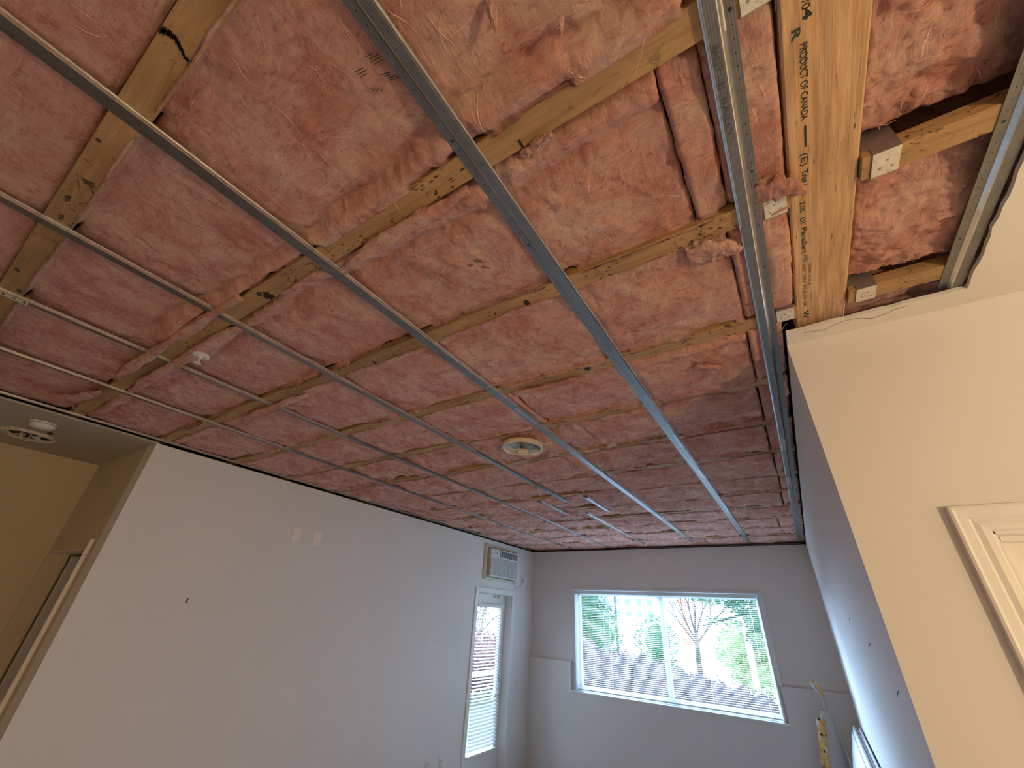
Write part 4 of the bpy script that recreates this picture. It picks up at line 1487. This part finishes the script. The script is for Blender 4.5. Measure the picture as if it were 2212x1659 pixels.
# perforated steel and white fragment at the left edge
fr = thing('bracket_fragment', 'perforated steel strap with a crushed white box at the left edge', 'bracket', (-2.33, -0.09, 0.945))
m = MB().box(-2.305, -2.275, -0.30, -0.035, 0.9515, 0.9525)
obj('strap', m, M['hanger'], fr)
m = MB()
for k in range(9):
    m.lathe([(0.006, 0), (0.006, 0.0003)], (-2.286, -0.27 + k * 0.028, 0.9513), (0, 0, -1), 14)
obj('strap_holes', m, M['dark'], fr)
m = MB()
m.add([(-2.42, -0.30, 0.925), (-2.36, -0.30, 0.925), (-2.345, -0.135, 0.932), (-2.40, -0.115, 0.928), (-2.42, -0.30, 0.975), (-2.36, -0.30, 0.975), (-2.345, -0.135, 0.975), (-2.40, -0.115, 0.975)],
      [(0, 3, 2, 1), (4, 5, 6, 7), (0, 1, 5, 4), (1, 2, 6, 5), (2, 3, 7, 6), (3, 0, 4, 7)])
obj('crushed_box', m, M['plastic'], fr, bevel=0.004)

c = (-4.02, 0.355)
sa = thing('smoke_alarm', 'round white smoke alarm on the hall ceiling at the left', 'smoke alarm', (c[0], c[1], 0.91))
obj('base_ring', MB().lathe([(0.0, 0.0), (0.068, 0), (0.068, -0.008), (0.0, -0.008)], (c[0], c[1], ZD), (0, 0, 1), 40), M['plastic'], sa)
obj('cover', MB().lathe([(0.064, -0.010), (0.064, -0.020), (0.055, -0.030), (0.035, -0.038), (0.0, -0.040)], (c[0], c[1], ZD), (0, 0, 1), 40), M['ac_white'], sa, smooth=True)
obj('test_button', MB().lathe([(0.012, -0.036), (0.012, -0.042), (0.0, -0.043)], (c[0] + 0.01, c[1], ZD), (0, 0, 1), 16), M['plastic'], sa)

c = (-4.44, 0.36)
bf = thing('broken_light_base', 'broken round light base with torn plaster on the hall ceiling', 'light fixture', (c[0], c[1], 0.92))
m = MB()
n = 40
rr = random.Random(8)
ring = []
for k in range(n):
    a = 2 * math.pi * k / n
    ring.append((a, 0.15 + rr.uniform(-0.012, 0.014), 0.118 + rr.uniform(-0.006, 0.006)))
vs_ = []
for (a, ro, ri) in ring:
    for (r, z) in ((ro, ZD - 0.0005), (ro - 0.008, ZD - 0.010), (ri + 0.01, ZD - 0.018), (ri, ZD - 0.0005)):
        vs_.append((c[0] + math.cos(a) * r, c[1] + math.sin(a) * r, z))
fs = [(k * 4 + i, ((k + 1) % n) * 4 + i, ((k + 1) % n) * 4 + (i + 1) % 4, k * 4 + (i + 1) % 4) for k in range(n) for i in range(4)]
obj('plaster_ring', m.add(vs_, fs), M['beige'], bf)
obj('dark_opening', MB().lathe([(0.0, 0), (0.12, 0), (0.12, -0.001), (0, -0.001)], (c[0], c[1], ZD - 0.0005), (0, 0, 1), 30), M['dark'], bf)
m = MB()
for k in range(7):
    a0 = k * 0.9
    m.tube([(c[0] + 0.03 * math.cos(a0), c[1] + 0.03 * math.sin(a0), ZD - 0.003), (c[0] + 0.08 * math.cos(a0 + 0.3), c[1] + 0.08 * math.sin(a0 + 0.3), ZD - 0.03), (c[0] + 0.12 * math.cos(a0 + 0.5), c[1] + 0.12 * math.sin(a0 + 0.5), ZD - 0.012)], [0.004, 0.007, 0.003], 7)
obj('hanging_fragments', m, M['beige'], bf)
obj('torn_edge', blotch(c[0] + 0.19, c[1] + 0.07, 0.055, 0.014, 41, ZD - 0.001, 18), M['dark'], bf)

# ------------------------------------------------------------------ air conditioner
ac = thing('air_conditioner', 'white through-wall air conditioner above the patio door', 'air conditioner', (XL, 5.395, 0.42))
m = MB()
ty0, ty1, tz0, tz1 = 4.965, 5.825, 0.418, 0.878
for (a, b_, c_, e) in ((ty0, ty0 + 0.055, tz0, tz1), (ty1 - 0.055, ty1, tz0, tz1), (ty0 + 0.055, ty1 - 0.055, tz1 - 0.045, tz1), (ty0 + 0.055, ty1 - 0.055, tz0, tz0 + 0.035)):
    m.box(XL + 0.0005, XL + 0.022, a, b_, c_, e)
for (a, b_, c_, e) in ((ty0 + 0.012, ty0 + 0.028, tz0 + 0.01, tz1 - 0.01), (ty0 + 0.028, ty1 - 0.02, tz1 - 0.026, tz1 - 0.012)):
    m.box(XL + 0.022, XL + 0.030, a, b_, c_, e)
obj('trim_frame', m, M['beige'], ac, bevel=0.003)
uy0, uy1, uz0, uz1 = 5.045, 5.745, 0.462, 0.826
XF = XL + 0.085
obj('housing', MB().box(XL - 0.3, XF - 0.02, uy0 + 0.002, uy1 - 0.002, uz0 + 0.002, uz1 - 0.002), M['beige'], ac, bevel=0.006)
m = MB()
m.box(XF - 0.03, XF, uy0 + 0.018, uy1 - 0.018, uz0, uz0 + 0.02)
m.box(XF - 0.03, XF, uy0, uy0 + 0.018, uz0, uz1)
m.box(XF - 0.03, XF, uy1 - 0.018, uy1, uz0, uz1)
m.box(XF - 0.03, XF, uy0 + 0.018, uy1 - 0.018, uz1 - 0.012, uz1)
m.box(XF - 0.03, XF, uy0 + 0.018, uy1 - 0.018, uz1 - 0.118, uz1 - 0.095)
m.box(XF - 0.03, XF, uy0 + 0.018, uy0 + 0.20, uz1 - 0.095, uz1 - 0.012)
fp_ = obj('front_panel', m, M['ac_white'], ac, bevel=0.003)
m = MB()
z = uz0 + 0.03
while z < uz1 - 0.125:
    m.box(XF - 0.022, XF - 0.002, uy0 + 0.018, uy1 - 0.018, z, z + 0.0065)
    z += 0.0145
for k in range(5):
    yv = uy0 + 0.12 + k * 0.115
    m.box(XF - 0.024, XF - 0.006, yv, yv + 0.004, uz0 + 0.02, uz1 - 0.118)
obj('intake_louvres', m, M['ac_white'], ac)
obj('intake_recess', MB().box(XF - 0.034, XF - 0.025, uy0 + 0.01, uy1 - 0.01, uz0 + 0.01, uz1 - 0.115), M['greyline'], ac)
m = MB()
for k in range(4):
    z = uz1 - 0.088 + k * 0.019
    m.box(XF - 0.024, XF - 0.004, uy0 + 0.205, uy1 - 0.02, z, z + 0.004)
for k in range(9):
    yv = uy0 + 0.22 + k * 0.052
    m.box(XF - 0.022, XF - 0.006, yv, yv + 0.004, uz1 - 0.094, uz1 - 0.014)
obj('outlet_vanes', m, M['greyline'], ac)
obj('outlet_recess', MB().box(XF - 0.034, XF - 0.026, uy0 + 0.20, uy1 - 0.018, uz1 - 0.095, uz1 - 0.012), M['dark'], ac)
for (a, z) in ((0.055, 0.055), (0.13, 0.055)):
    obj('control_knob', MB().lathe([(0.014, 0), (0.013, 0.010), (0.0, 0.011)], (XF, uy0 + a, uz1 - z), (1, 0, 0), 16), M['ac_white'], fp_)
m = MB()
for k in range(8):
    a = k * 0.8
    for ctr in (0.055, 0.13):
        m.box(XF, XF + 0.0006, uy0 + ctr + 0.020 * math.cos(a) - 0.0025, uy0 + ctr + 0.020 * math.cos(a) + 0.0025, uz1 - 0.055 + 0.020 * math.sin(a) - 0.002, uz1 - 0.055 + 0.020 * math.sin(a) + 0.002)
m.box(XF, XF + 0.0006, uy0 + 0.04, uy0 + 0.09, uz1 - 0.021, uz1 - 0.018)
m.box(XF, XF + 0.0006, uy0 + 0.11, uy0 + 0.17, uz1 - 0.021, uz1 - 0.018)
obj('dial_marks', m, M['ink'], fp_)
obj('power_cord', MB().tube([(XL + 0.03, 5.70, 0.462), (XL + 0.03, 5.74, 0.42), (XL + 0.025, 5.80, 0.375), (XL + 0.02, 5.88, 0.365), (XL + 0.02, 5.96, 0.41), (XL + 0.03, 6.005, 0.47)], 0.0045, 8), M['cord'], ac, smooth=True)


def plate(name, x, y, z, lab, group, axis='x', w_=0.07, h_=0.115, kind='outlet', cat='outlet'):
    p = thing(name, lab, cat, (x, y, z - h_ / 2), group)
    cp_ = obj('cover_plate', MB().box(x, x + 0.006, y - w_ / 2, y + w_ / 2, z - h_ / 2, z + h_ / 2), M['pinkish_plate'] if kind == 'blank' else M['plastic'], p, bevel=0.002)
    if kind == 'outlet':
        for dz in (-0.02, 0.02):
            m = MB().box(x + 0.006, x + 0.009, y - 0.017, y + 0.017, z + dz - 0.014, z + dz + 0.014)
            obj('receptacle', m, M['beige'], cp_, bevel=0.002)
    elif kind == 'switch':
        obj('toggle', MB().box(x + 0.006, x + 0.016, y - 0.005, y + 0.005, z - 0.012, z + 0.012), M['plastic'], cp_, bevel=0.002)
    elif kind == 'blank':
        for dz in (-0.042, 0.042):
            obj('screw', MB().lathe([(0.003, 0), (0.003, 0.001), (0, 0.0012)], (x + 0.006, y, z + dz), (1, 0, 0), 10), M['beige'], cp_)
    return p


pl = plate('wall_outlet', XL, 6.02, 0.50, 'wall outlet beside the air conditioner with its plug in', None, w_=0.07, h_=0.11)
obj('plug', MB().box(XL + 0.009, XL + 0.034, 6.003, 6.037, 0.466, 0.498), M['beige'], pl, bevel=0.004)
plate('wall_outlet', XL, 4.28, -1.405, 'low wall outlet at the bottom edge, farther from the patio door', 'outlets low on the left wall')
plate('wall_outlet', XL, 4.49, -1.42, 'low wall outlet at the bottom edge, nearer the patio door', 'outlets low on the left wall')
plate('light_switch', XL, 5.965, -0.82, 'light switch plate right of the patio door', None, kind='switch', cat='light switch')
plate('blank_plate', XL, 2.135, 0.523, 'blank cover plate high on the left wall, left one of the pair', 'blank plates on the left wall', kind='blank', cat='cover plate', w_=0.085, h_=0.12)
plate('blank_plate', XL, 2.340, 0.523, 'blank cover plate high on the left wall, right one of the pair', 'blank plates on the left wall', kind='blank', cat='cover plate', w_=0.085, h_=0.12)
tag(obj('wall_scuff', MB().box(XL, XL + 0.0006, 1.480, 1.489, -0.045, -0.015), M['stain']), 'short dark scuff on the left wall below the plates', 'scuff')
for (a, b_, lab) in (((2.86, 0.076), (2.94, 0.070), 'upper small dark scratch on the narrow right wall'), ((2.19, -0.018), (2.27, -0.030), 'middle small dark scratch on the narrow right wall'), ((1.81, -0.128), (1.90, -0.150), 'lowest longest dark scratch on the narrow right wall')):
    m = MB().tube([(XR - 0.0004, a[0], a[1]), (XR - 0.0004, (a[0] + b_[0]) / 2, (a[1] + b_[1]) / 2 + 0.002), (XR - 0.0004, b_[0], b_[1])], [0.0006, 0.0014, 0.0005], 5)
    tag(obj('wall_scratch', m, M['ink']), lab, 'scratch', 'scratches on the right wall')

# ------------------------------------------------------------------ boards and wrapped roll in the far right corner
for k in range(4):
    lean = 0.10
    x_top = XR - 0.012 - k * 0.020
    x_bot = x_top - 0.26
    y0, y1 = 3.3 + 0.02 * k, 5.86 - (0.0 if k == 3 else 0.03 * (3 - k)) 
    zt = -0.725 - (0.045 if k == 3 else 0.012 * (k % 2))
    t = 0.0127
    m = MB().add([(x_top - t, y0, zt), (x_top, y0, zt), (x_bot, y0, FL), (x_bot - t, y0, FL), (x_top - t, y1, zt), (x_top, y1, zt), (x_bot, y1, FL), (x_bot - t, y1, FL)],
                 [(0, 1, 2, 3), (7, 6, 5, 4), (0, 4, 5, 1), (1, 5, 6, 2), (2, 6, 7, 3), (3, 7, 4, 0)])
    lab = ['white board leaning flat against the right wall, innermost', 'white leaning board, second from the right wall', 'white leaning board, third from the right wall', 'outermost white leaning board facing the room'][k]
    tag(obj('leaning_board', m, M['sheet'], bevel=0.001), lab, 'board', 'boards leaning on the right wall')

rl = thing('wrapped_roll', 'tall roll in yellow printed plastic wrap with a torn top in the far corner', 'roll', (-0.12, 6.10, FL))
m = MB()
segs_ = 20
lv = [(-1.775, 0.0), (-1.4, 0.0), (-1.1, 0.003), (-0.9, 0.0), (-0.75, -0.003), (-0.66, -0.01), (-0.60, -0.02)]


def roll_c(z):
    t = (z + 1.78) / 1.2
    return (-0.175 + 0.085 * t, 6.12)


def ringz(z, rx_, ry_, ph):
    cx_, cy_ = roll_c(z)
    return [(cx_ + rx_ * math.cos(2 * math.pi * k / segs_) * (1 + 0.06 * math.sin(3 * k + ph)), cy_ + ry_ * math.sin(2 * math.pi * k / segs_) * (1 + 0.06 * math.cos(2 * k + ph)), z) for k in range(segs_)]


zs = [FL + 0.005 + i * (1.10 / 16) for i in range(17)]
vs_ = []
for i, z in enumerate(zs):
    kx = 1 - 0.75 * max(0, (i - 10) / 6) ** 1.3
    vs_ += ringz(z, 0.10 * kx + 0.01, 0.05 * kx + 0.008, i * 0.9)
fs = [(i * segs_ + k, i * segs_ + (k + 1) % segs_, (i + 1) * segs_ + (k + 1) % segs_, (i + 1) * segs_ + k) for i in range(16) for k in range(segs_)]
fs += [tuple(range(segs_)), tuple(16 * segs_ + k for k in range(segs_))]
obj('poly_sleeve', m.add(vs_, fs), M['poly'], rl, smooth=True)
m = MB()
vs_ = []
n = 40
for i in range(n):
    z = FL + 0.02 + (1.02) * i / (n - 1)
    cx_, cy_ = roll_c(z)
    x = cx_ - 0.082 + 0.036 * (i / (n - 1)) ** 3 + 0.004 * math.sin(i * 1.3)
    for (dx, dy) in ((-0.034, -0.028), (-0.016, -0.052), (0.010, -0.062), (0.034, -0.058)):
        vs_.append((x + dx + 0.0, cy_ + dy - 0.003 * math.sin(i * 0.9), z))
fs = [(i * 4 + k, i * 4 + k + 1, i * 4 + 5 + k, i * 4 + 4 + k) for i in range(n - 1) for k in range(3)]
o = obj('printed_band', m.add(vs_, fs), M['print'], rl, smooth=True)
md = o.modifiers.new('thick', 'SOLIDIFY')
md.thickness = 0.002
m = MB()
for zc in (-1.28, -1.13, -0.99, -0.86, -0.74):
    cx_, cy_ = roll_c(zc)
    m.lathe([(0.0055, 0), (0.011, 0.0004), (0.011, -0.001), (0.0055, -0.001)], (cx_ - 0.062, cy_ - 0.066, zc), (0, -1, 0), 14)
obj('printed_circles', m, M['ink'], rl)
# torn top flopping to the left
path = [(-0.085, 6.11, -0.68), (-0.080, 6.10, -0.60), (-0.085, 6.085, -0.535), (-0.115, 6.08, -0.475), (-0.140, 6.08, -0.435)]
wd = [0.035, 0.018, 0.020, 0.030, 0.022]
vs_ = []
for i, (p, w_) in enumerate(zip(path, wd)):
    for k in (-1, -0.4, 0.4, 1):
        vs_.append((p[0] + k * w_ * 0.7, p[1] + abs(k) * 0.02, p[2] + k * w_ * 0.7))
fs = [(i * 4 + k, i * 4 + k + 1, i * 4 + 5 + k, i * 4 + 4 + k) for i in range(4) for k in range(3)]
o = obj('torn_top', MB().add(vs_, fs), M['poly'], rl, smooth=True)
md = o.modifiers.new('thick', 'SOLIDIFY')
md.thickness = 0.003
vs_ = []
for i, (p, w_) in enumerate(zip(path[1:], wd[1:])):
    for k in (0.1, 0.6, 1.1):
        vs_.append((p[0] + k * w_ * 0.75, p[1] - 0.004 + abs(k) * 0.02, p[2] + k * w_ * 0.75))
fs = [(i * 3 + k, i * 3 + k + 1, i * 3 + 4 + k, i * 3 + 3 + k) for i in range(3) for k in range(2)]
o = obj('printed_strip', MB().add(vs_, fs), M['print'], rl)
md = o.modifiers.new('thick', 'SOLIDIFY')
md.thickness = 0.002
obj('loose_strip', MB().tube([(-0.055, 6.09, -0.60), (-0.035, 6.09, -0.70), (-0.01, 6.08, -0.85), (0.005, 6.06, -1.05), (0.03, 6.02, -1.4), (0.04, 6.0, FL + 0.01)], [0.003, 0.004, 0.005, 0.010, 0.016, 0.016], 6), M['poly'], rl, smooth=True)

# ------------------------------------------------------------------ made-up floor stands for the hall light and the added fill, outside the frame
for (L, lab) in ((HALL_LAMP, 'hall lamp right of the viewer on an added low stand'), (FILL_LAMP, 'added fill lamp on a stand behind the viewer')):
    t = thing('added_floor_lamp', lab, 'lamp', (L[0], L[1], FL))
    obj('base', MB().lathe([(0.0, 0), (0.14, 0), (0.14, 0.015), (0.02, 0.03), (0.0, 0.03)], (L[0], L[1], FL), (0, 0, 1), 24), M['galv_dark'], t)
    obj('pole', MB().tube([(L[0], L[1], FL + 0.03), (L[0], L[1], L[2] - 0.13)], 0.011, 10), M['chrome'], t)
    obj('socket', MB().lathe([(0.022, 0), (0.022, 0.05), (0.01, 0.055)], (L[0], L[1], L[2] - 0.15), (0, 0, 1), 16), M['plastic'], t)

# ------------------------------------------------------------------ outdoors
tag(obj('lawn', MB().box(-40, 30, 6.75, 15, -2.0, -1.9), M['grass'], bevel=0), 'lawn outside the wide window', 'ground')['kind'] = 'structure'
tag(obj('street', MB().box(-60, 50, 15, 120, -2.05, -1.95), M['asphalt']), 'pale road outside beyond the hedge', 'road')['kind'] = 'structure'
tag(obj('patio_slab', MB().box(-40, -4.0, 2.7, 6.74, -2.0, -1.88), M['asphalt']), 'patio slab outside the glass door', 'ground')['kind'] = 'structure'


def foliage(name, lab, cat, blobs, n, leaf, mat, seed, group=None, core=0.8, inner=None):
    rs = np.random.RandomState(seed)
    V, F = [], []
    tot = sum(r[0] * r[1] * r[2] for _, r in blobs)
    mb = MB()
    for (c_, r) in blobs:
        k = int(n * r[0] * r[1] * r[2] / tot)
        d_ = rs.normal(size=(k, 3))
        d_ /= np.linalg.norm(d_, axis=1)[:, None]
        rad = rs.uniform(0.62, 1.05, k) ** 0.6
        p = np.array(c_) + d_ * np.array(r) * rad[:, None]
        a = rs.normal(size=(k, 3)) * leaf
        b_ = rs.normal(size=(k, 3)) * leaf
        base = len(mb.v)
        Q = np.stack([p, p + a, p + b_], 1).reshape(-1, 3)
        mb.v += [tuple(x) for x in Q]
        mb.f += [(base + 3 * i, base + 3 * i + 1, base + 3 * i + 2) for i in range(k)]
        if core:
            # lumpy inner mass
            nu, nv = 14, 8
            base = len(mb.v)
            for i in range(nv + 1):
                th = math.pi * i / nv
                for j in range(nu):
                    ph = 2 * math.pi * j / nu
                    q = core * (1 + rs.uniform(-0.12, 0.12))
                    mb.v.append((c_[0] + r[0] * q * math.sin(th) * math.cos(ph), c_[1] + r[1] * q * math.sin(th) * math.sin(ph), c_[2] + r[2] * q * math.cos(th)))
            for i in range(nv):
                for j in range(nu):
                    mb.f.append((base + i * nu + j, base + i * nu + (j + 1) % nu, base + (i + 1) * nu + (j + 1) % nu, base + (i + 1) * nu + j))
    me = bpy.data.meshes.new(name)
    me.from_pydata(mb.v, [], mb.f)
    me.update()
    if inner is None:
        return tag(link(name, me, mat), lab, cat, group)
    return link(name, me, mat, inner)


hb = []
for i in range(14):
    x = -4.6 + i * 0.33
    top = -0.42 - max(0, (x + 3.2)) * 0.20
    hb.append(((x, 9.4, (top - 1.95) / 2), (0.34, 0.55, (top + 1.95) / 2)))
foliage('hedge', 'long clipped brown hedge outside the wide window', 'hedge', hb, 26000, 0.020, M['hedge'], 1, core=0.86)
foliage('shrub', 'tall dark rounded shrub outside at the left of the window', 'shrub', [((-4.5, 9.8, -1.05), (0.62, 0.6, 0.85)), ((-5.2, 10.2, -1.0), (0.8, 0.6, 1.0))], 8000, 0.020, M['hedge'], 2, core=0.86)
foliage('evergreen_tree', 'dark evergreen tree outside at the far left of the window', 'tree', [((-7.2, 16, 0.6), (0.95, 1, 1.7)), ((-6.7, 16.2, -0.4), (0.9, 1, 1.2)), ((-7.6, 16, -1.0), (1, 1, 1.2))], 6000, 0.06, M['conifer'], 3, core=0.7)
foliage('shrub', 'yellow-green shrub outside at the right of the window', 'shrub', [((-2.3, 19, -0.75), (0.9, 0.9, 0.95)), ((-1.5, 19, -0.4), (0.8, 0.8, 1.2)), ((-1.9, 18.6, -1.3), (0.9, 0.7, 0.6))], 5000, 0.06, M['shrub'], 4, core=0.6)
tr = thing('cedar_tree', 'drooping conifer branches outside at the upper right of the window', 'tree', (0.5, 11.5, -1.95))
obj('trunk', MB().tube([(0.5, 11.5, -1.95), (0.45, 11.5, 0.5), (0.4, 11.5, 3.2)], [0.22, 0.17, 0.08], 12), M['bark'], tr, smooth=True)
for (pa, pb) in (((0.4, 11.5, 0.75), (-2.1, 11.2, 0.02)), ((0.4, 11.5, 1.3), (-2.0, 11.6, 0.65)), ((0.4, 11.5, 0.9), (-1.2, 11.0, 0.35))):
    mid = ((pa[0] + pb[0]) / 2, (pa[1] + pb[1]) / 2, (pa[2] + pb[2]) / 2 + 0.02)
    obj('branch', MB().tube([pa, mid, pb], [0.05, 0.035, 0.012], 8), M['bark'], tr, smooth=True)
foliage('needles', '', '', [((-0.5, 11.4, 0.95), (0.8, 0.6, 0.42)), ((-1.3, 11.5, 0.72), (0.75, 0.5, 0.26)), ((-1.0, 11.3, 0.40), (0.5, 0.5, 0.18)), ((-1.7, 11.3, 0.62), (0.6, 0.4, 0.18)), ((-0.8, 11.2, 0.15), (0.4, 0.4, 0.25)), ((-1.5, 11.2, 0.12), (0.6, 0.3, 0.07)), ((-0.9, 11.2, -0.15), (0.35, 0.3, 0.25))], 7000, 0.035, M['conifer'], 5, core=0, inner=tr)
# bare tree
tr = thing('bare_tree', 'leafless tree outside with thin forking branches', 'tree', (-2.86, 14, -1.95))
obj('trunk', MB().tube([(-2.86, 14, -1.95), (-2.84, 14, -0.8), (-2.80, 14, -0.1)], [0.085, 0.07, 0.05], 8), M['bark'], tr, smooth=True)
rr = random.Random(21)
m = MB()


def grow(p, d_, L_, r, dep):
    q = p + d_ * L_
    mid = (p + q) / 2 + Vector((rr.uniform(-1, 1), 0, rr.uniform(-1, 1))) * L_ * 0.05
    m.tube([p, mid, q], [r, r * 0.8, r * 0.6], 5)
    if dep == 0:
        return
    for k in range(3 if dep > 2 else 2):
        nd = (d_ + Vector((rr.uniform(-0.6, 0.6), rr.uniform(-0.3, 0.3), rr.uniform(-0.15, 0.45)))).normalized()
        grow(q if k else mid, nd, L_ * rr.uniform(0.6, 0.85), r * 0.6, dep - 1)


for dx in (-0.75, -0.4, -0.12, 0.15, 0.4, 0.8):
    grow(Vector((-2.82, 14, -0.5 + 0.35 * rr.random())), Vector((dx, rr.uniform(-0.2, 0.2), 1)).normalized(), 0.75, 0.028, 4)
obj('branches', m, M['bark'], tr)
po = thing('street_pole', 'white street pole outside at the right of the window', 'pole', (-1.31, 12, -1.95))
obj('shaft', MB().tube([(-1.31, 12, -1.95), (-1.31, 12, -0.9), (-1.31, 12, 4.0)], [0.07, 0.065, 0.06], 16), M['polewhite'], po, smooth=True)
obj('base_collar', MB().lathe([(0.12, 0), (0.12, 0.05), (0.09, 0.08)], (-1.31, 12, -1.95), (0, 0, 1), 20), M['polewhite'], po)
po = thing('street_pole', 'thin dark lamp post outside at the left of the window', 'pole', (-7.3, 20, -1.95))
obj('shaft', MB().tube([(-7.3, 20, -1.95), (-7.3, 20, 1.2)], 0.05, 8), M['bark'], po)
obj('lamp_arm', MB().tube([(-7.3, 20, 1.1), (-7.45, 20, 1.3), (-7.8, 20, 1.35)], 0.03, 8), M['bark'], po)
# far buildings
bd = thing('apartment_block', 'pale distant building with a grid of small windows', 'building', (-19, 62, -1.95))
obj('walls', MB().box(-24.5, -14.0, 60, 70, -1.95, 9), M['bld'], bd)
for zz in (0.6, 2.0, 3.4):
    for xx in np.arange(-23.5, -14.6, 1.5):
        obj('window', MB().box(float(xx), float(xx) + 0.7, 59.93, 60.0, zz, zz + 0.8), M['bldwin'], bd)
bd = thing('apartment_block', 'distant building with orange-red cladding panels', 'building', (-9.6, 45, -1.95))
obj('walls', MB().box(-9.3, -5.0, 44, 50, -1.95, 2.2), M['bld'], bd)
for k in range(6):
    obj('cladding_panel', MB().box(-9.95, -9.3, 43.9, 44.5, -1.4 + k * 0.75, -0.9 + k * 0.75), M['orange'], bd)
obj('stair_tower', MB().box(-10.0, -9.3, 44.5, 50, -1.95, 3.4), M['bld'], bd)
foliage('shrub', 'low grey-green shrub outside beyond the centre bar of the window', 'shrub', [((-5.6, 20, -0.6), (0.9, 0.8, 0.9)), ((-5.6, 20, -1.4), (0.7, 0.7, 0.6))], 2200, 0.05, M['conifer'], 9, core=0.6)
# outside the patio door
tag(obj('balcony_slab', MB().box(-5.9, XL - 0.165, 3.2, 7.6, 0.95, 1.12), M['exterior']), 'underside of the balcony over the patio outside', 'balcony')['kind'] = 'structure'
rlg = thing('patio_railing', 'white patio railing outside the glass door', 'railing', (-6.0, 7.5, -1.9))
obj('top_rail', MB().box(-6.04, -5.96, 4.5, 11.0, -1.12, -1.04), M['white'], rlg)
for k in range(7):
    obj('post', MB().box(-6.03, -5.97, 4.6 + k * 1.05, 4.66 + k * 1.05, -1.9, -1.12), M['white'], rlg)
foliage('shrub', 'red-brown shrub outside the patio door', 'shrub', [((-8.0, 10.9, -1.15), (0.6, 1.3, 0.72)), ((-8.0, 12.2, -1.15), (0.6, 1.0, 0.65)), ((-8, 9.6, -1.2), (0.5, 0.9, 0.6))], 6000, 0.05, M['redshrub'], 11, core=0.8)
tr = thing('bare_tree', 'tangle of bare twigs outside the top of the patio door', 'tree', (-11, 14.8, -1.95))
obj('trunk', MB().tube([(-11, 14.8, -1.95), (-11, 14.8, -0.6)], [0.09, 0.06], 8), M['bark'], tr)
m = MB()
for dx in (-0.9, -0.5, -0.2, 0.1, 0.4, 0.7, 1.0):
    grow(Vector((-11, 14.8, -0.8)), Vector((0.2, dx, 1)).normalized(), 0.6, 0.026, 4)
obj('branches', m, M['bark'], tr)
